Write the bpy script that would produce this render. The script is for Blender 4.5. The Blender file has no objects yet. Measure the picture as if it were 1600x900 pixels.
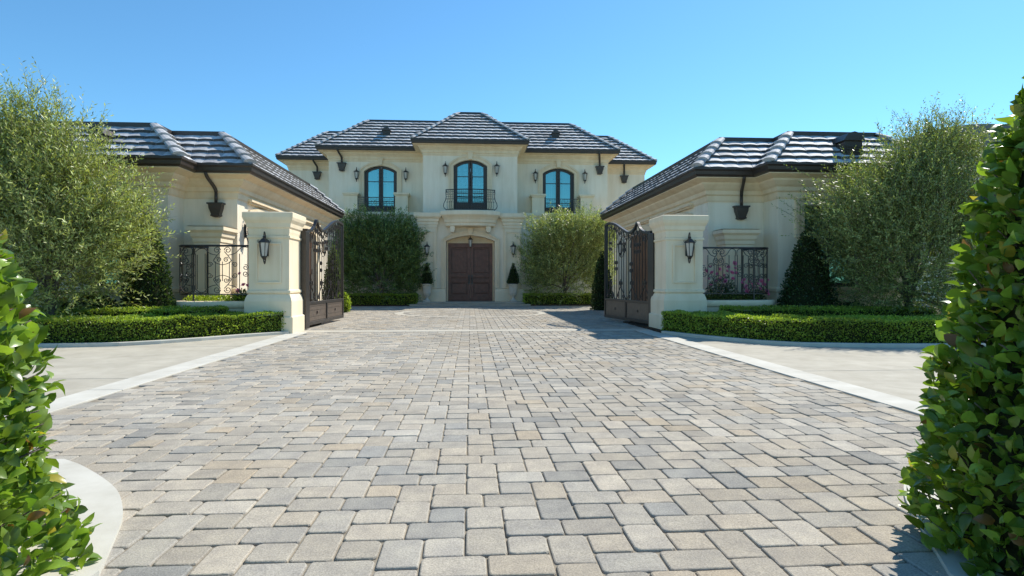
import bpy, math, random
import numpy as np
from mathutils import Vector, Matrix
R = math.radians
rnd = random.Random(7)
NP = np.random.RandomState(11)
scene = bpy.context.scene
COL = scene.collection

# ---------------------------------------------------------------- camera geometry (used to take real positions)
F = 938.0; H = 0.97; YH = 440.0
TH = math.atan(65 / F)
cT, sT = math.cos(TH), math.sin(TH)
def gx(px, Y): return Y * math.tan(TH + math.atan((px - 800) / F))
def dep(X, Y): return X * sT + Y * cT
def gz(py, X, Y): return H - (py - YH) * dep(X, Y) / F
def gnd(px, py):
    d = F * H / (py - YH); l = (px - 800) * d / F
    return (l * cT + d * sT, d * cT - l * sT)

def smooth_line(pts, n=6):
    out = []
    P = [pts[0]] + list(pts) + [pts[-1]]
    for i in range(1, len(P) - 2):
        for k in range(n):
            t = k / n; p0, p1, p2, p3 = P[i - 1], P[i], P[i + 1], P[i + 2]
            out.append(tuple(.5 * (2 * p1[j] + (p2[j] - p0[j]) * t + (2 * p0[j] - 5 * p1[j] + 4 * p2[j] - p3[j]) * t * t + (3 * p1[j] - p0[j] - 3 * p2[j] + p3[j]) * t ** 3) for j in range(len(p1))))
    out.append(tuple(pts[-1])); return out

# ---------------------------------------------------------------- materials
def new_mat(name):
    m = bpy.data.materials.new(name); m.use_nodes = True
    nt = m.node_tree; b = nt.nodes['Principled BSDF']
    return m, nt, b
def nd(nt, t, **kw):
    n = nt.nodes.new(t)
    for k, v in kw.items(): setattr(n, k, v)
    return n
def ramp(nt, stops):
    r = nd(nt, 'ShaderNodeValToRGB')
    e = r.color_ramp.elements
    e[0].position, e[0].color = stops[0][0], (*stops[0][1], 1)
    e[1].position, e[1].color = stops[-1][0], (*stops[-1][1], 1)
    for p, c in stops[1:-1]:
        q = e.new(p); q.color = (*c, 1)
    return r
def noise(nt, scale, detail=4, rough=.55, coord=None, dist=0.0):
    n = nd(nt, 'ShaderNodeTexNoise'); n.inputs['Scale'].default_value = scale
    n.inputs['Detail'].default_value = detail; n.inputs['Roughness'].default_value = rough
    n.inputs['Distortion'].default_value = dist
    if coord is None:
        coord = nd(nt, 'ShaderNodeNewGeometry').outputs['Position']
    nt.links.new(coord, n.inputs['Vector'])
    return n
def bump(nt, b, h, strength=.3, dist=.01):
    n = nd(nt, 'ShaderNodeBump'); n.inputs['Strength'].default_value = strength; n.inputs['Distance'].default_value = dist
    nt.links.new(h, n.inputs['Height']); nt.links.new(n.outputs[0], b.inputs['Normal'])
def surf(name, c1, c2, scale=3, rough=.8, bscale=60, bstr=.2, bdist=.005, spec=.5, metal=0, streak=None):
    m, nt, b = new_mat(name)
    n = noise(nt, scale, 6, .6)
    r = ramp(nt, [(.3, c1), (.7, c2)])
    nt.links.new(n.outputs['Fac'], r.inputs['Fac'])
    out = r.outputs['Color']
    if streak:                                   # rain streaks: noise stretched along z
        g = nd(nt, 'ShaderNodeNewGeometry'); mp = nd(nt, 'ShaderNodeMapping'); mp.inputs['Scale'].default_value = (2.2, 2.2, .25)
        nt.links.new(g.outputs['Position'], mp.inputs['Vector'])
        n2 = noise(nt, 2.0, 5, .65, mp.outputs['Vector'])
        r2 = ramp(nt, [(.42, (1, 1, 1)), (.72, streak)])
        nt.links.new(n2.outputs['Fac'], r2.inputs['Fac'])
        mx = nd(nt, 'ShaderNodeMixRGB', blend_type='MULTIPLY'); mx.inputs['Fac'].default_value = 1
        nt.links.new(out, mx.inputs['Color1']); nt.links.new(r2.outputs['Color'], mx.inputs['Color2'])
        out = mx.outputs['Color']
    nt.links.new(out, b.inputs['Base Color'])
    b.inputs['Roughness'].default_value = rough; b.inputs['Metallic'].default_value = metal
    b.inputs['Specular IOR Level'].default_value = spec
    if bstr: bump(nt, b, noise(nt, bscale, 4, .6).outputs['Fac'], bstr, bdist)
    return m
M = {}
M['stucco'] = surf('cream_stucco', (.87, .755, .585), (.90, .81, .65), .9, .9, 45, .35, .006, .2, streak=(.90, .88, .84))
M['trim'] = surf('limestone_trim', (.81, .64, .425), (.86, .71, .50), 2.5, .85, 70, .2, .004, .2, streak=(.90, .86, .80))
M['pier'] = surf('precast_stone', (.85, .70, .49), (.89, .765, .56), 1.6, .85, 80, .22, .004, .2, streak=(.91, .89, .84))
M['gutter'] = surf('bronze_gutter', (.040, .030, .025), (.055, .042, .034), 3, .4, 20, .05, .002)
M['iron'] = surf('bronze_black_iron', (.022, .018, .016), (.040, .032, .027), 14, .38, 120, .25, .002, .6)
M['ironlight'] = surf('weathered_bronze_panel', (.090, .066, .050), (.14, .104, .078), 9, .42, 90, .2, .002, .6)
M['wood'] = surf('dark_mahogany', (.12, .042, .024), (.20, .080, .048), 7, .45, 60, .15, .002)
M['wood2'] = surf('stained_garage_wood', (.16, .075, .042), (.23, .115, .065), 5, .5, 60, .15, .002)
M['frame'] = surf('dark_window_frame', (.035, .025, .022), (.05, .036, .03), 6, .4, 60, .05, .002)
M['concrete'] = surf('broom_concrete', (.385, .352, .285), (.49, .452, .37), 1.4, .9, 140, .3, .003, .2, streak=(.86, .85, .83))
M['strip'] = surf('pale_concrete_band', (.50, .475, .41), (.60, .575, .505), 1.8, .88, 120, .25, .003, .2, streak=(.88, .87, .85))
M['band'] = surf('cast_paver_band', (.40, .37, .305), (.50, .465, .39), 2.2, .9, 120, .3, .003, .2)
M['sand'] = surf('joint_sand', (.20, .175, .135), (.31, .27, .21), 25, 1, 200, .4, .004, .1)
M['soil'] = surf('bed_soil', (.035, .026, .018), (.075, .055, .038), 9, 1, 40, .6, .02, .1)
M['ground'] = surf('dry_ground', (.14, .13, .08), (.22, .19, .12), .5, 1, 12, .4, .02, .1)
M['bark'] = surf('olive_bark', (.10, .085, .07), (.20, .17, .14), 12, .95, 40, .8, .02, .1)
M['curtain'] = surf('white_curtain', (.66, .66, .64), (.74, .74, .72), 2, .9, 10, 0, .01, .1)
M['slate'] = surf('grey_slate_roof', (.11, .12, .13), (.17, .18, .19), 4, .7, 14, .4, .02)
M['urn'] = surf('cast_stone_urn', (.55, .49, .40), (.68, .62, .52), 7, .9, 60, .3, .005, .2)
# frosted lantern glass
m, nt, b = new_mat('frosted_lantern_glass'); b.inputs['Base Color'].default_value = (.74, .69, .60, 1); b.inputs['Roughness'].default_value = .35
b.inputs['Transmission Weight'].default_value = .25; M['lglass'] = m
# reflective window glass
m, nt, b = new_mat('coated_window_glass')
nt.nodes.remove(b); o = nt.nodes['Material Output']
gl = nd(nt, 'ShaderNodeBsdfGlossy'); gl.inputs['Color'].default_value = (.36, .70, .66, 1); gl.inputs['Roughness'].default_value = .01
tr = nd(nt, 'ShaderNodeBsdfTransparent'); tr.inputs['Color'].default_value = (.42, .72, .82, 1)
mx = nd(nt, 'ShaderNodeMixShader'); mx.inputs[0].default_value = .52
nt.links.new(tr.outputs[0], mx.inputs[1]); nt.links.new(gl.outputs[0], mx.inputs[2]); nt.links.new(mx.outputs[0], o.inputs['Surface'])
M['glass'] = m
# attribute-coloured things: pavers, roof tiles, leaves
def attr_mat(name, rough, grain, gscale, bstr, bdist, spec=.3, translucent=0):
    m, nt, b = new_mat(name)
    a = nd(nt, 'ShaderNodeAttribute', attribute_name='tone')
    out = a.outputs['Color']
    if grain:
        n = noise(nt, gscale, 3, .7); r = ramp(nt, [(.25, (1 - grain,) * 3), (.75, (1 + grain * .6,) * 3)])
        nt.links.new(n.outputs['Fac'], r.inputs['Fac'])
        mx = nd(nt, 'ShaderNodeMixRGB', blend_type='MULTIPLY'); mx.inputs['Fac'].default_value = 1
        nt.links.new(out, mx.inputs['Color1']); nt.links.new(r.outputs['Color'], mx.inputs['Color2']); out = mx.outputs['Color']
    if name == 'tumbled_paver':
        n = noise(nt, .55, 6, .62, None, .6); r = ramp(nt, [(.30, (.86, .85, .83)), (.62, (1.04, 1.04, 1.03))])
        nt.links.new(n.outputs['Fac'], r.inputs['Fac'])
        mx = nd(nt, 'ShaderNodeMixRGB', blend_type='MULTIPLY'); mx.inputs['Fac'].default_value = 1
        nt.links.new(out, mx.inputs['Color1']); nt.links.new(r.outputs['Color'], mx.inputs['Color2']); out = mx.outputs['Color']
        n = noise(nt, 9, 5, .65); r = ramp(nt, [(.3, (.80, .80, .82)), (.7, (1.10, 1.09, 1.05))])
        nt.links.new(n.outputs['Fac'], r.inputs['Fac'])
        mx = nd(nt, 'ShaderNodeMixRGB', blend_type='MULTIPLY'); mx.inputs['Fac'].default_value = 1
        nt.links.new(out, mx.inputs['Color1']); nt.links.new(r.outputs['Color'], mx.inputs['Color2']); out = mx.outputs['Color']
    nt.links.new(out, b.inputs['Base Color'])
    b.inputs['Roughness'].default_value = rough; b.inputs['Specular IOR Level'].default_value = spec
    if bstr: bump(nt, b, noise(nt, gscale * .6, 5, .7).outputs['Fac'], bstr, bdist)
    if translucent:
        t = nd(nt, 'ShaderNodeBsdfTranslucent'); g = nd(nt, 'ShaderNodeMixRGB', blend_type='MULTIPLY'); g.inputs['Fac'].default_value = 1
        g.inputs['Color2'].default_value = (1.5, 1.55, .6, 1)
        nt.links.new(out, g.inputs['Color1']); nt.links.new(g.outputs[0], t.inputs['Color'])
        s = nd(nt, 'ShaderNodeMixShader'); s.inputs[0].default_value = translucent
        nt.links.new(b.outputs[0], s.inputs[1]); nt.links.new(t.outputs[0], s.inputs[2])
        nt.links.new(s.outputs[0], nt.nodes['Material Output'].inputs['Surface'])
    return m
M['paver'] = attr_mat('tumbled_paver', .95, .42, 150, .6, .004, .08)
M['tile'] = attr_mat('concrete_roof_tile', .72, .34, 11, .5, .010, .3)
M['leaf'] = attr_mat('olive_leaf', .42, 0, 1, 0, 0, .45, .28)
M['hedgeleaf'] = attr_mat('boxwood_leaf', .4, 0, 1, 0, 0, .45, .38)
M['bigleaf'] = attr_mat('laurel_leaf', .28, .18, 30, .12, .004, .5, .36)
M['petal'] = surf('pink_petal', (.75, .16, .36), (.85, .30, .48), 20, .6, 20, 0, .01)
M['core'] = surf('shrub_twigs', (.018, .022, .010), (.035, .040, .018), 20, 1, 20, .5, .03, .05)

# ---------------------------------------------------------------- mesh builder
class MB:
    def __init__(s): s.v = []; s.f = []; s.mi = []; s.c = None; s.cur = 0
    def quad(s, *ps):
        n = len(s.v); s.v += [tuple(p) for p in ps]; s.f.append(tuple(range(n, n + len(ps)))); s.mi.append(s.cur)
    def grid(s, rows, closed=False):
        n = len(s.v); w = len(rows[0])
        for r in rows: s.v += [tuple(p) for p in r]
        for i in range(len(rows) - 1):
            for j in range(w if closed else w - 1):
                j2 = (j + 1) % w
                s.f.append((n + i * w + j, n + i * w + j2, n + (i + 1) * w + j2, n + (i + 1) * w + j)); s.mi.append(s.cur)
    def box(s, x0, x1, y0, y1, z0, z1, bev=0.0):
        if x0 > x1: x0, x1 = x1, x0
        if y0 > y1: y0, y1 = y1, y0
        if bev <= 0:
            p = [(x, y, z) for z in (z0, z1) for (x, y) in ((x0, y0), (x1, y0), (x1, y1), (x0, y1))]
            n = len(s.v); s.v += p
            for f in ((0, 3, 2, 1), (4, 5, 6, 7), (0, 1, 5, 4), (1, 2, 6, 5), (2, 3, 7, 6), (3, 0, 4, 7)):
                s.f.append(tuple(n + i for i in f)); s.mi.append(s.cur)
        else:
            b = bev
            def ring(i, z): return [(x0 + i + (b if i == 0 else 0) * 0, y0 + i, z), (x1 - i, y0 + i, z), (x1 - i, y1 - i, z), (x0 + i, y1 - i, z)]
            rows = [ring(b, z0), ring(0, z0 + b), ring(0, z1 - b), ring(b, z1)]
            s.grid(rows, True); s.quad(*reversed(rows[0])); s.quad(*rows[-1])
    def prism(s, poly, y0, y1):                       # poly in (x,z), extruded in y
        a = [(x, y0, z) for x, z in poly]; b = [(x, y1, z) for x, z in poly]
        s.grid([a, b], True); s.quad(*reversed(a)); s.quad(*b)
    def slab(s, poly, z0, z1):                        # poly in (x,y)
        a = [(x, y, z0) for x, y in poly]; b = [(x, y, z1) for x, y in poly]
        s.grid([a, b], True); s.quad(*reversed(a)); s.quad(*b)
    def lathe(s, prof, n=16, c=(0, 0, 0), cap=True):
        rows = [[(c[0] + r * math.cos(2 * math.pi * k / n), c[1] + r * math.sin(2 * math.pi * k / n), c[2] + z) for k in range(n)] for r, z in prof]
        s.grid(rows, True)
        if cap: s.quad(*reversed(rows[0])); s.quad(*rows[-1])
    def tube(s, pts, r, n=5, taper=None):
        P = [Vector(p) for p in pts]; rows = []; up = None
        for i, p in enumerate(P):
            d = (P[min(i + 1, len(P) - 1)] - P[max(i - 1, 0)])
            if d.length < 1e-9: d = Vector((0, 0, 1))
            d.normalize()
            if up is None: up = Vector((0, 0, 1)) if abs(d.z) < .9 else Vector((1, 0, 0))
            a = d.cross(up)
            if a.length < 1e-6: a = d.orthogonal()
            a.normalize(); b = a.cross(d); up = b
            rr = r if taper is None else r + (taper - r) * i / max(1, len(P) - 1)
            rows.append([tuple(p + (a * math.cos(2 * math.pi * k / n + .785) + b * math.sin(2 * math.pi * k / n + .785)) * rr) for k in range(n)])
        s.grid(rows, True); s.quad(*rows[0]); s.quad(*reversed(rows[-1]))
    def sweep(s, path, prof, closed=False):           # prof = [(offset outward, z)], outward = right of travel
        ms = mitres(path, closed)
        rows = [[(p[0] + m[0] * o, p[1] + m[1] * o, z) for o, z in prof] for p, m in zip(path, ms)]
        if closed: rows.append(rows[0])
        s.grid(rows)
        if not closed: s.quad(*rows[0]); s.quad(*reversed(rows[-1]))
    def build(s, name, mat, parent=None, smooth=False, loc=None, recalc=True):
        me = bpy.data.meshes.new(name); me.from_pydata(s.v, [], s.f)
        for k in (mat if isinstance(mat, (list, tuple)) else [mat]): me.materials.append(M[k] if isinstance(k, str) else k)
        if any(s.mi): me.polygons.foreach_set('material_index', s.mi)
        if recalc:
            import bmesh
            bm = bmesh.new(); bm.from_mesh(me); bmesh.ops.remove_doubles(bm, verts=bm.verts, dist=1e-5)
            bmesh.ops.recalc_face_normals(bm, faces=bm.faces); bm.to_mesh(me); bm.free()
        if smooth: me.polygons.foreach_set('use_smooth', [True] * len(me.polygons))
        if s.c is not None:
            at = me.color_attributes.new('tone', 'FLOAT_COLOR', 'POINT')
            at.data.foreach_set('color', np.concatenate([np.array(s.c, dtype=np.float32), np.ones((len(s.c), 1), np.float32)], 1).ravel())
        o = bpy.data.objects.new(name, me); COL.objects.link(o)
        if parent is not None: o.parent = parent
        if loc: o.location = loc
        return o
def mitres(path, closed):
    n = len(path); out = []
    def nrm(a, b):
        dx, dy = b[0] - a[0], b[1] - a[1]; l = math.hypot(dx, dy) or 1
        return (dy / l, -dx / l)
    for i in range(n):
        if closed: n1 = nrm(path[i - 1], path[i]); n2 = nrm(path[i], path[(i + 1) % n])
        else:
            n1 = nrm(path[max(i - 1, 0)], path[max(i, 1)]); n2 = nrm(path[min(i, n - 2)], path[min(i + 1, n - 1)])
        k = 1 + n1[0] * n2[0] + n1[1] * n2[1]
        k = max(k, .25)
        out.append(((n1[0] + n2[0]) / k, (n1[1] + n2[1]) / k))
    return out
def offset(path, o, closed=True):
    return [(p[0] + m[0] * o, p[1] + m[1] * o) for p, m in zip(path, mitres(path, closed))]

# ---------------------------------------------------------------- tagging
def tag(o, label=None, cat=None, group=None, kind=None):
    if label: o['label'] = label
    if cat: o['category'] = cat
    if group: o['group'] = group
    if kind: o['kind'] = kind
    return o
def thing(name, label, cat, loc=(0, 0, 0), rz=0, group=None):
    o = bpy.data.objects.new(name, None); COL.objects.link(o); o.empty_display_size = .2
    o.location = loc; o.rotation_euler = (0, 0, rz)
    return tag(o, label, cat, group)
def kids(o): return [c for c in bpy.data.objects if c.parent == o]
def dup(root, label, loc, rz=None, scale=None, group=None):
    def cp(o, par):
        c = o.copy(); COL.objects.link(c); c.parent = par
        for k in kids(o): cp(k, c)
        return c
    r = cp(root, None); r.location = loc; r['label'] = label
    if rz is not None: r.rotation_euler = (0, 0, rz)
    if scale: r.scale = (scale,) * 3
    if group: r['group'] = group
    return r
def at(root, o):          # parent keeping world position for meshes built in world coordinates (root unrotated)
    o.parent = root; o.location = Vector(o.location) - Vector(root.location); return o
def wpart(root, mb, name, mat, smooth=False, parent=None):
    """a part built in world coordinates under a root Empty"""
    o = mb.build(name, mat, None, smooth)
    if parent is not None: o.parent = parent
    else: at(root, o)
    return o

# ---------------------------------------------------------------- wall with openings
def arch_pts(a, b, spring, rise, n=14):
    if rise <= 1e-4: return [(a, spring), (b, spring)]
    w = (b - a) / 2; rad = (w * w + rise * rise) / (2 * rise); cz = spring + rise - rad; cx = (a + b) / 2
    t0 = math.asin(w / rad)
    return [(cx + rad * math.sin(-t0 + 2 * t0 * i / n), cz + rad * math.cos(-t0 + 2 * t0 * i / n)) for i in range(n + 1)]
def wall_face(mb, p0, p1, z0, z1, ops=(), depth=.25):
    """p0->p1 plan line, outward on the right of travel; ops = (u0,u1,zb,spring,rise)"""
    d = Vector((p1[0] - p0[0], p1[1] - p0[1])); L = d.length; d /= L; n = (d.y, -d.x)
    def W(u, z, q=0): return (p0[0] + d.x * u - n[0] * q, p0[1] + d.y * u - n[1] * q, z)
    u = 0
    for (a, b, zb, sp, ri) in sorted(ops):
        mb.quad(W(u, z0), W(a, z0), W(a, z1), W(u, z1))
        if zb > z0: mb.quad(W(a, z0), W(b, z0), W(b, zb), W(a, zb)); mb.quad(W(a, zb), W(b, zb), W(b, zb, depth), W(a, zb, depth))
        ap = arch_pts(a, b, sp, ri)
        for (x, z), (x2, z2) in zip(ap, ap[1:]):
            mb.quad(W(x, z), W(x2, z2), W(x2, z1), W(x, z1)); mb.quad(W(x, z), W(x, z, depth), W(x2, z2, depth), W(x2, z2))
        mb.quad(W(a, zb), W(a, sp), W(a, sp, depth), W(a, zb, depth)); mb.quad(W(b, zb), W(b, sp), W(b, sp, depth), W(b, zb, depth))
        u = b
    mb.quad(W(u, z0), W(L, z0), W(L, z1), W(u, z1))
def arch_band(mb, a, b, zb, sp, rise, w, y0, y1, rise2=None):
    """surround moulding of width w round an arched opening, in the XZ plane"""
    inn = [(a, zb)] + arch_pts(a, b, sp, rise) + [(b, zb)]
    out = [(a - w, zb)] + arch_pts(a - w, b + w, sp + (w * .35 if rise else w), (rise + w * .65) if rise else 0) + [(b + w, zb)]
    for i in range(len(inn) - 1):
        A, B, C, D = inn[i], inn[i + 1], out[i + 1], out[i]
        mb.quad((A[0], y0, A[1]), (B[0], y0, B[1]), (C[0], y0, C[1]), (D[0], y0, D[1]))
        mb.quad((D[0], y0, D[1]), (C[0], y0, C[1]), (C[0], y1, C[1]), (D[0], y1, D[1]))
        mb.quad((A[0], y0, A[1]), (A[0], y1, A[1]), (B[0], y1, B[1]), (B[0], y0, B[1]))

# ---------------------------------------------------------------- roof of lapped tiles
def tiled_roof(root, gut, ze, a, b, ncourse, tilew, skip=(), lip=.066):
    """mansard skirt: gut = CCW gutter polygon; returns roof part"""
    mb = MB(); mb.c = []; ms = mitres(gut, True); n = len(gut)
    def add(vs, col):
        k = len(mb.v); mb.v += vs; mb.c += [col] * len(vs); return k
    for i in range(n):
        if i in skip: continue
        P, Q = Vector(gut[i]), Vector(gut[(i + 1) % n]); m0, m1 = Vector(ms[i]), Vector(ms[(i + 1) % n])
        d = (Q - P); L = d.length; d /= L; nr = Vector((d.y, -d.x))
        def lim(o): return ((P + m0 * o - P).dot(d), (Q + m1 * o - P).dot(d))
        for k in range(ncourse):
            lo = -a * k / ncourse + .035; hi = -a * (k + 1) / ncourse
            zl = ze + b * k / ncourse; zh = ze + b * (k + 1) / ncourse
            l0, l1 = lim(lo); h0, h1 = lim(hi)
            t = min(l0, h0) - (tilew * .5 if k % 2 else 0); end = max(l1, h1)
            while t < end:
                t1 = t + tilew; g = rnd.random(); lift = lip + rnd.uniform(-.004, .005); jl = rnd.uniform(-.005, .005)
                base = .48 + .22 * g; col = (base, base * 1.0, base * 1.01)
                if rnd.random() < .12: col = (base * .72, base * .70, base * .70)
                us = [t + (tilew - .006) * q / 4 for q in range(5)]
                hump = [0, .008, .012, .008, -.003]
                low = [min(max(u, l0), l1) for u in us]; up = [min(max(u, h0), h1) for u in us]
                if max(low) - min(low) > .01 or max(up) - min(up) > .01:
                    B_, T_, U_ = [], [], []
                    for q in range(5):
                        x = P + d * low[q] + nr * (lo + jl); y = P + d * up[q] + nr * hi
                        B_.append((x.x, x.y, zl - .01)); T_.append((x.x, x.y, zl + lift + hump[q])); U_.append((y.x, y.y, zh + .012 + hump[q] * .6))
                    k1 = add(B_ + T_, (.085, .080, .075))          # butt end of the tile, its shade painted in as a dark tone
                    k0 = add(B_ + T_ + U_, col)
                    for q in range(4):
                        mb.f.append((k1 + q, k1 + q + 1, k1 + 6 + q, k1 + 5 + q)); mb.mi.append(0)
                        mb.f.append((k0 + 5 + q, k0 + 6 + q, k0 + 11 + q, k0 + 10 + q)); mb.mi.append(0)
                    mb.f.append((k0 + 0, k0 + 5, k0 + 10)); mb.mi.append(0); mb.f.append((k0 + 4, k0 + 14, k0 + 9)); mb.mi.append(0)
                t = t1
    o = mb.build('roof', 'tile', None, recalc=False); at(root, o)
    # hip caps: lapped half-round tiles running up each outer corner
    top = offset(gut, -a)
    for i in range(n):
        p, q, s_ = Vector(gut[i - 1]), Vector(gut[i]), Vector(gut[(i + 1) % n])
        cr = (q - p).x * (s_ - q).y - (q - p).y * (s_ - q).x
        if cr <= 0: continue
        hb = MB(); hb.c = []
        A = Vector((q.x, q.y, ze + .05)); B = Vector((top[i][0], top[i][1], ze + b + .05)); dv = B - A; L = dv.length; dv /= L
        side = Vector((dv.y, -dv.x, 0)).normalized(); upv = side.cross(dv)
        if upv.z < 0: upv = -upv
        N = max(3, int(L / .30))
        for k in range(N):
            s0, s1 = L * k / N, L * (k + 1.12) / N
            w0, w1 = .14 + rnd.uniform(-.005, .008), .105
            rows = []
            for (sv, w, lift) in ((s0, w0, .075), (min(s1, L), w1, .03)):
                c = A + dv * sv
                rows.append([tuple(c + side * (w * math.cos(math.pi * j / 6)) + upv * (lift * 0.6 + w * .55 * math.sin(math.pi * j / 6) - .03)) for j in range(7)])
            base = .36 + .16 * rnd.random()
            k0 = len(hb.v); hb.grid(rows); hb.v.append(tuple(A + dv * s0)); 
            for j in range(6): hb.f.append((k0 + j, k0 + j + 1, len(hb.v) - 1)); hb.mi.append(0)
            hb.c += [(base, base, base * 1.02)] * (len(hb.v) - k0)
        hb.build('hip_cap', 'tile', o, recalc=False)
    # flat top in dark metal with a raised rim
    rb = MB(); rb.sweep(top, [(.045, ze + b - .04), (.045, ze + b + .085), (-.06, ze + b + .10), (-.10, ze + b + .02)], True)
    rb.quad(*[(x, y, ze + b + .03) for x, y in offset(top, -.05)])
    rb.build('ridge_cap', 'gutter', o)
    return o
def vent(root, roof, X, Y, z, w=.32, h=.38, dpt=.75, face=(0, -1)):
    mb = MB()
    poly = [(-w / 2, -.1), (w / 2, -.1), (w / 2, h * .62), (w * .28, h * .93), (0, h), (-w * .28, h * .93), (-w / 2, h * .62)]
    mb.prism([(X + px, z + pz) for px, pz in poly], Y, Y + dpt)
    mb.prism([(X + px * 1.18, z + pz * 1.06 + .015) for px, pz in poly[2:]], Y - .05, Y + dpt * .98)
    for k in range(4): mb.box(X - w * .4, X + w * .4, Y - .018, Y - .002, z + .02 + k * .055, z + .05 + k * .055)
    return mb.build('roof_vent', 'gutter', roof)

def downspout(root, X, Ytop, Ywall, ztop, s=1.0, vis=.55, axis=None):
    """S-bent pipe from gutter into a flared rainwater head on the wall"""
    mb = MB(); zz = ztop
    pts = []
    for i in range(13):
        t = i / 12; e = t * t * (3 - 2 * t)
        pts.append((X + .10 * s * e, Ytop + (Ywall - .09 - Ytop) * e, zz - vis * .62 * s * t))
    mb.tube(pts, .045 * s, 8)
    mb.tube([(pts[-1][0], pts[-1][1], pts[-1][2]), (pts[-1][0], pts[-1][1], zz - vis * s)], .042 * s, 8)
    d = wpart(root, mb, 'downspout', 'gutter', True)
    hb = MB(); cx = X + .10 * s; cy = Ywall - .10 * s; z0 = zz - vis * s
    rows = []
    for (wx, wy, dz) in ((.20, .11, .0), (.20, .11, -.035), (.165, .095, -.05), (.155, .09, -.14), (.10, .07, -.30), (.12, .075, -.315), (.115, .07, -.34), (.05, .05, -.37)):
        wx *= s; wy *= s
        rows.append([(cx - wx, cy - wy, z0 + dz * s), (cx + wx, cy - wy, z0 + dz * s), (cx + wx, Ywall, z0 + dz * s), (cx - wx, Ywall, z0 + dz * s)])
    hb.grid(rows, True); hb.quad(*rows[0]); hb.quad(*rows[-1])
    o = hb.build('rainwater_head', 'gutter', d)
    return d

# ---------------------------------------------------------------- arched french window (local XZ at world Y)
def french_window(root, xc, half, zb, sp, rise, Y, arched=True, mid=(.34, .67), curtains=True):
    a, b = xc - half, xc + half
    f = MB(); w = .075
    inn = [(a + w, zb + .06)] + arch_pts(a + w, b - w, sp - .01, max(0, rise - .01)) + [(b - w, zb + .06)]
    out = [(a, zb)] + arch_pts(a, b, sp, rise) + [(b, zb)]
    for i in range(len(inn) - 1):
        A, B, C, D = inn[i], inn[i + 1], out[i + 1], out[i]
        f.quad((A[0], Y, A[1]), (B[0], Y, B[1]), (C[0], Y, C[1]), (D[0], Y, D[1]))
        f.quad((A[0], Y, A[1]), (A[0], Y + .08, A[1]), (B[0], Y + .08, B[1]), (B[0], Y, B[1]))
    f.box(a + .001, b - .001, Y + .002, Y + .08, zb, zb + .10)
    win = wpart(root, f, 'window', 'frame')
    if xc == 0: curtains = False
    hgt = sp + rise - zb
    for sg in (-1, 1):
        lf = MB(); x0, x1 = (a + w, xc - .012) if sg < 0 else (xc + .012, b - w)
        top = arch_pts(a + w, b - w, sp - .01, max(0, rise - .01), 20)
        seg = [p for p in top if x0 - 1e-6 <= p[0] <= x1 + 1e-6]
        if rise <= 0: seg = [(x0, sp), (x1, sp)]
        st = .085
        lf.box(x0, x0 + (st if sg < 0 else st), Y + .012, Y + .07, zb + .10, seg[0][1] - .002)
        lf.box(x1 - st, x1, Y + .012, Y + .07, zb + .10, seg[-1][1] - .002)
        for (p, q) in zip(seg, seg[1:]):
            lf.quad((p[0], Y + .014, p[1]), (q[0], Y + .014, q[1]), (q[0], Y + .014, q[1] - .09), (p[0], Y + .014, p[1] - .09))
            lf.quad((p[0], Y + .014, p[1] - .09), (q[0], Y + .014, q[1] - .09), (q[0], Y + .06, q[1] - .09), (p[0], Y + .06, p[1] - .09))
        lf.box(x0 + st, x1 - st, Y + .014, Y + .068, zb + .10, zb + .34)
        for t in mid: lf.box(x0 + st, x1 - st, Y + .02, Y + .06, zb + hgt * t, zb + hgt * t + .03)
        lf.build('sash', 'frame', win)
        g = MB(); pts = [(x0 + st * .8, zb + .3), (x1 - st * .8, zb + .3)] + [(min(max(p[0], x0 + st * .8), x1 - st * .8), p[1] - .06) for p in reversed(seg)]
        g.quad(*[(x, Y + .045, z) for x, z in pts])
        g.build('pane', 'glass', win)
    if curtains:
        for sg in (-1, 1):
            c = MB(); x0, x1 = (a + .08, xc - .22) if sg < 0 else (xc + .22, b - .08)
            rows = []
            for j in range(41):
                x = x0 + (x1 - x0) * j / 40; y = Y + .22 + .035 * math.sin(j * 1.25) + .01 * math.sin(j * 3.1)
                rows.append([(x, y, zb + .06), (x, y, sp + rise * .6)])
            c.grid(rows); c.build('curtain', 'curtain', win, True)
    return win

# ---------------------------------------------------------------- ironwork helpers
def spiral(cx, cz, r, turns=1.4, a0=0., sgn=1, n=16, shrink=.25):
    return [(cx + r * (1 - (1 - shrink) * i / n) * math.cos(a0 + sgn * 2 * math.pi * turns * i / n), cz + r * (1 - (1 - shrink) * i / n) * math.sin(a0 + sgn * 2 * math.pi * turns * i / n)) for i in range(n + 1)]
# ================================================================ SETTING: ground, drive, kerbs
PX0, PX1 = -3.10, 3.27
def struct(o): o['kind'] = 'structure'; return o
g = MB(); g.quad((-400, -60, -.03), (400, -60, -.03), (400, 600, -.03), (-400, 600, -.03)); struct(g.build('ground', 'ground'))
g = MB(); g.quad((-12, -4, -.0095), (12, -4, -.0095), (12, 26.5, -.0095), (-12, 26.5, -.0095)); struct(g.build('paving_bed', 'sand'))

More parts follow.
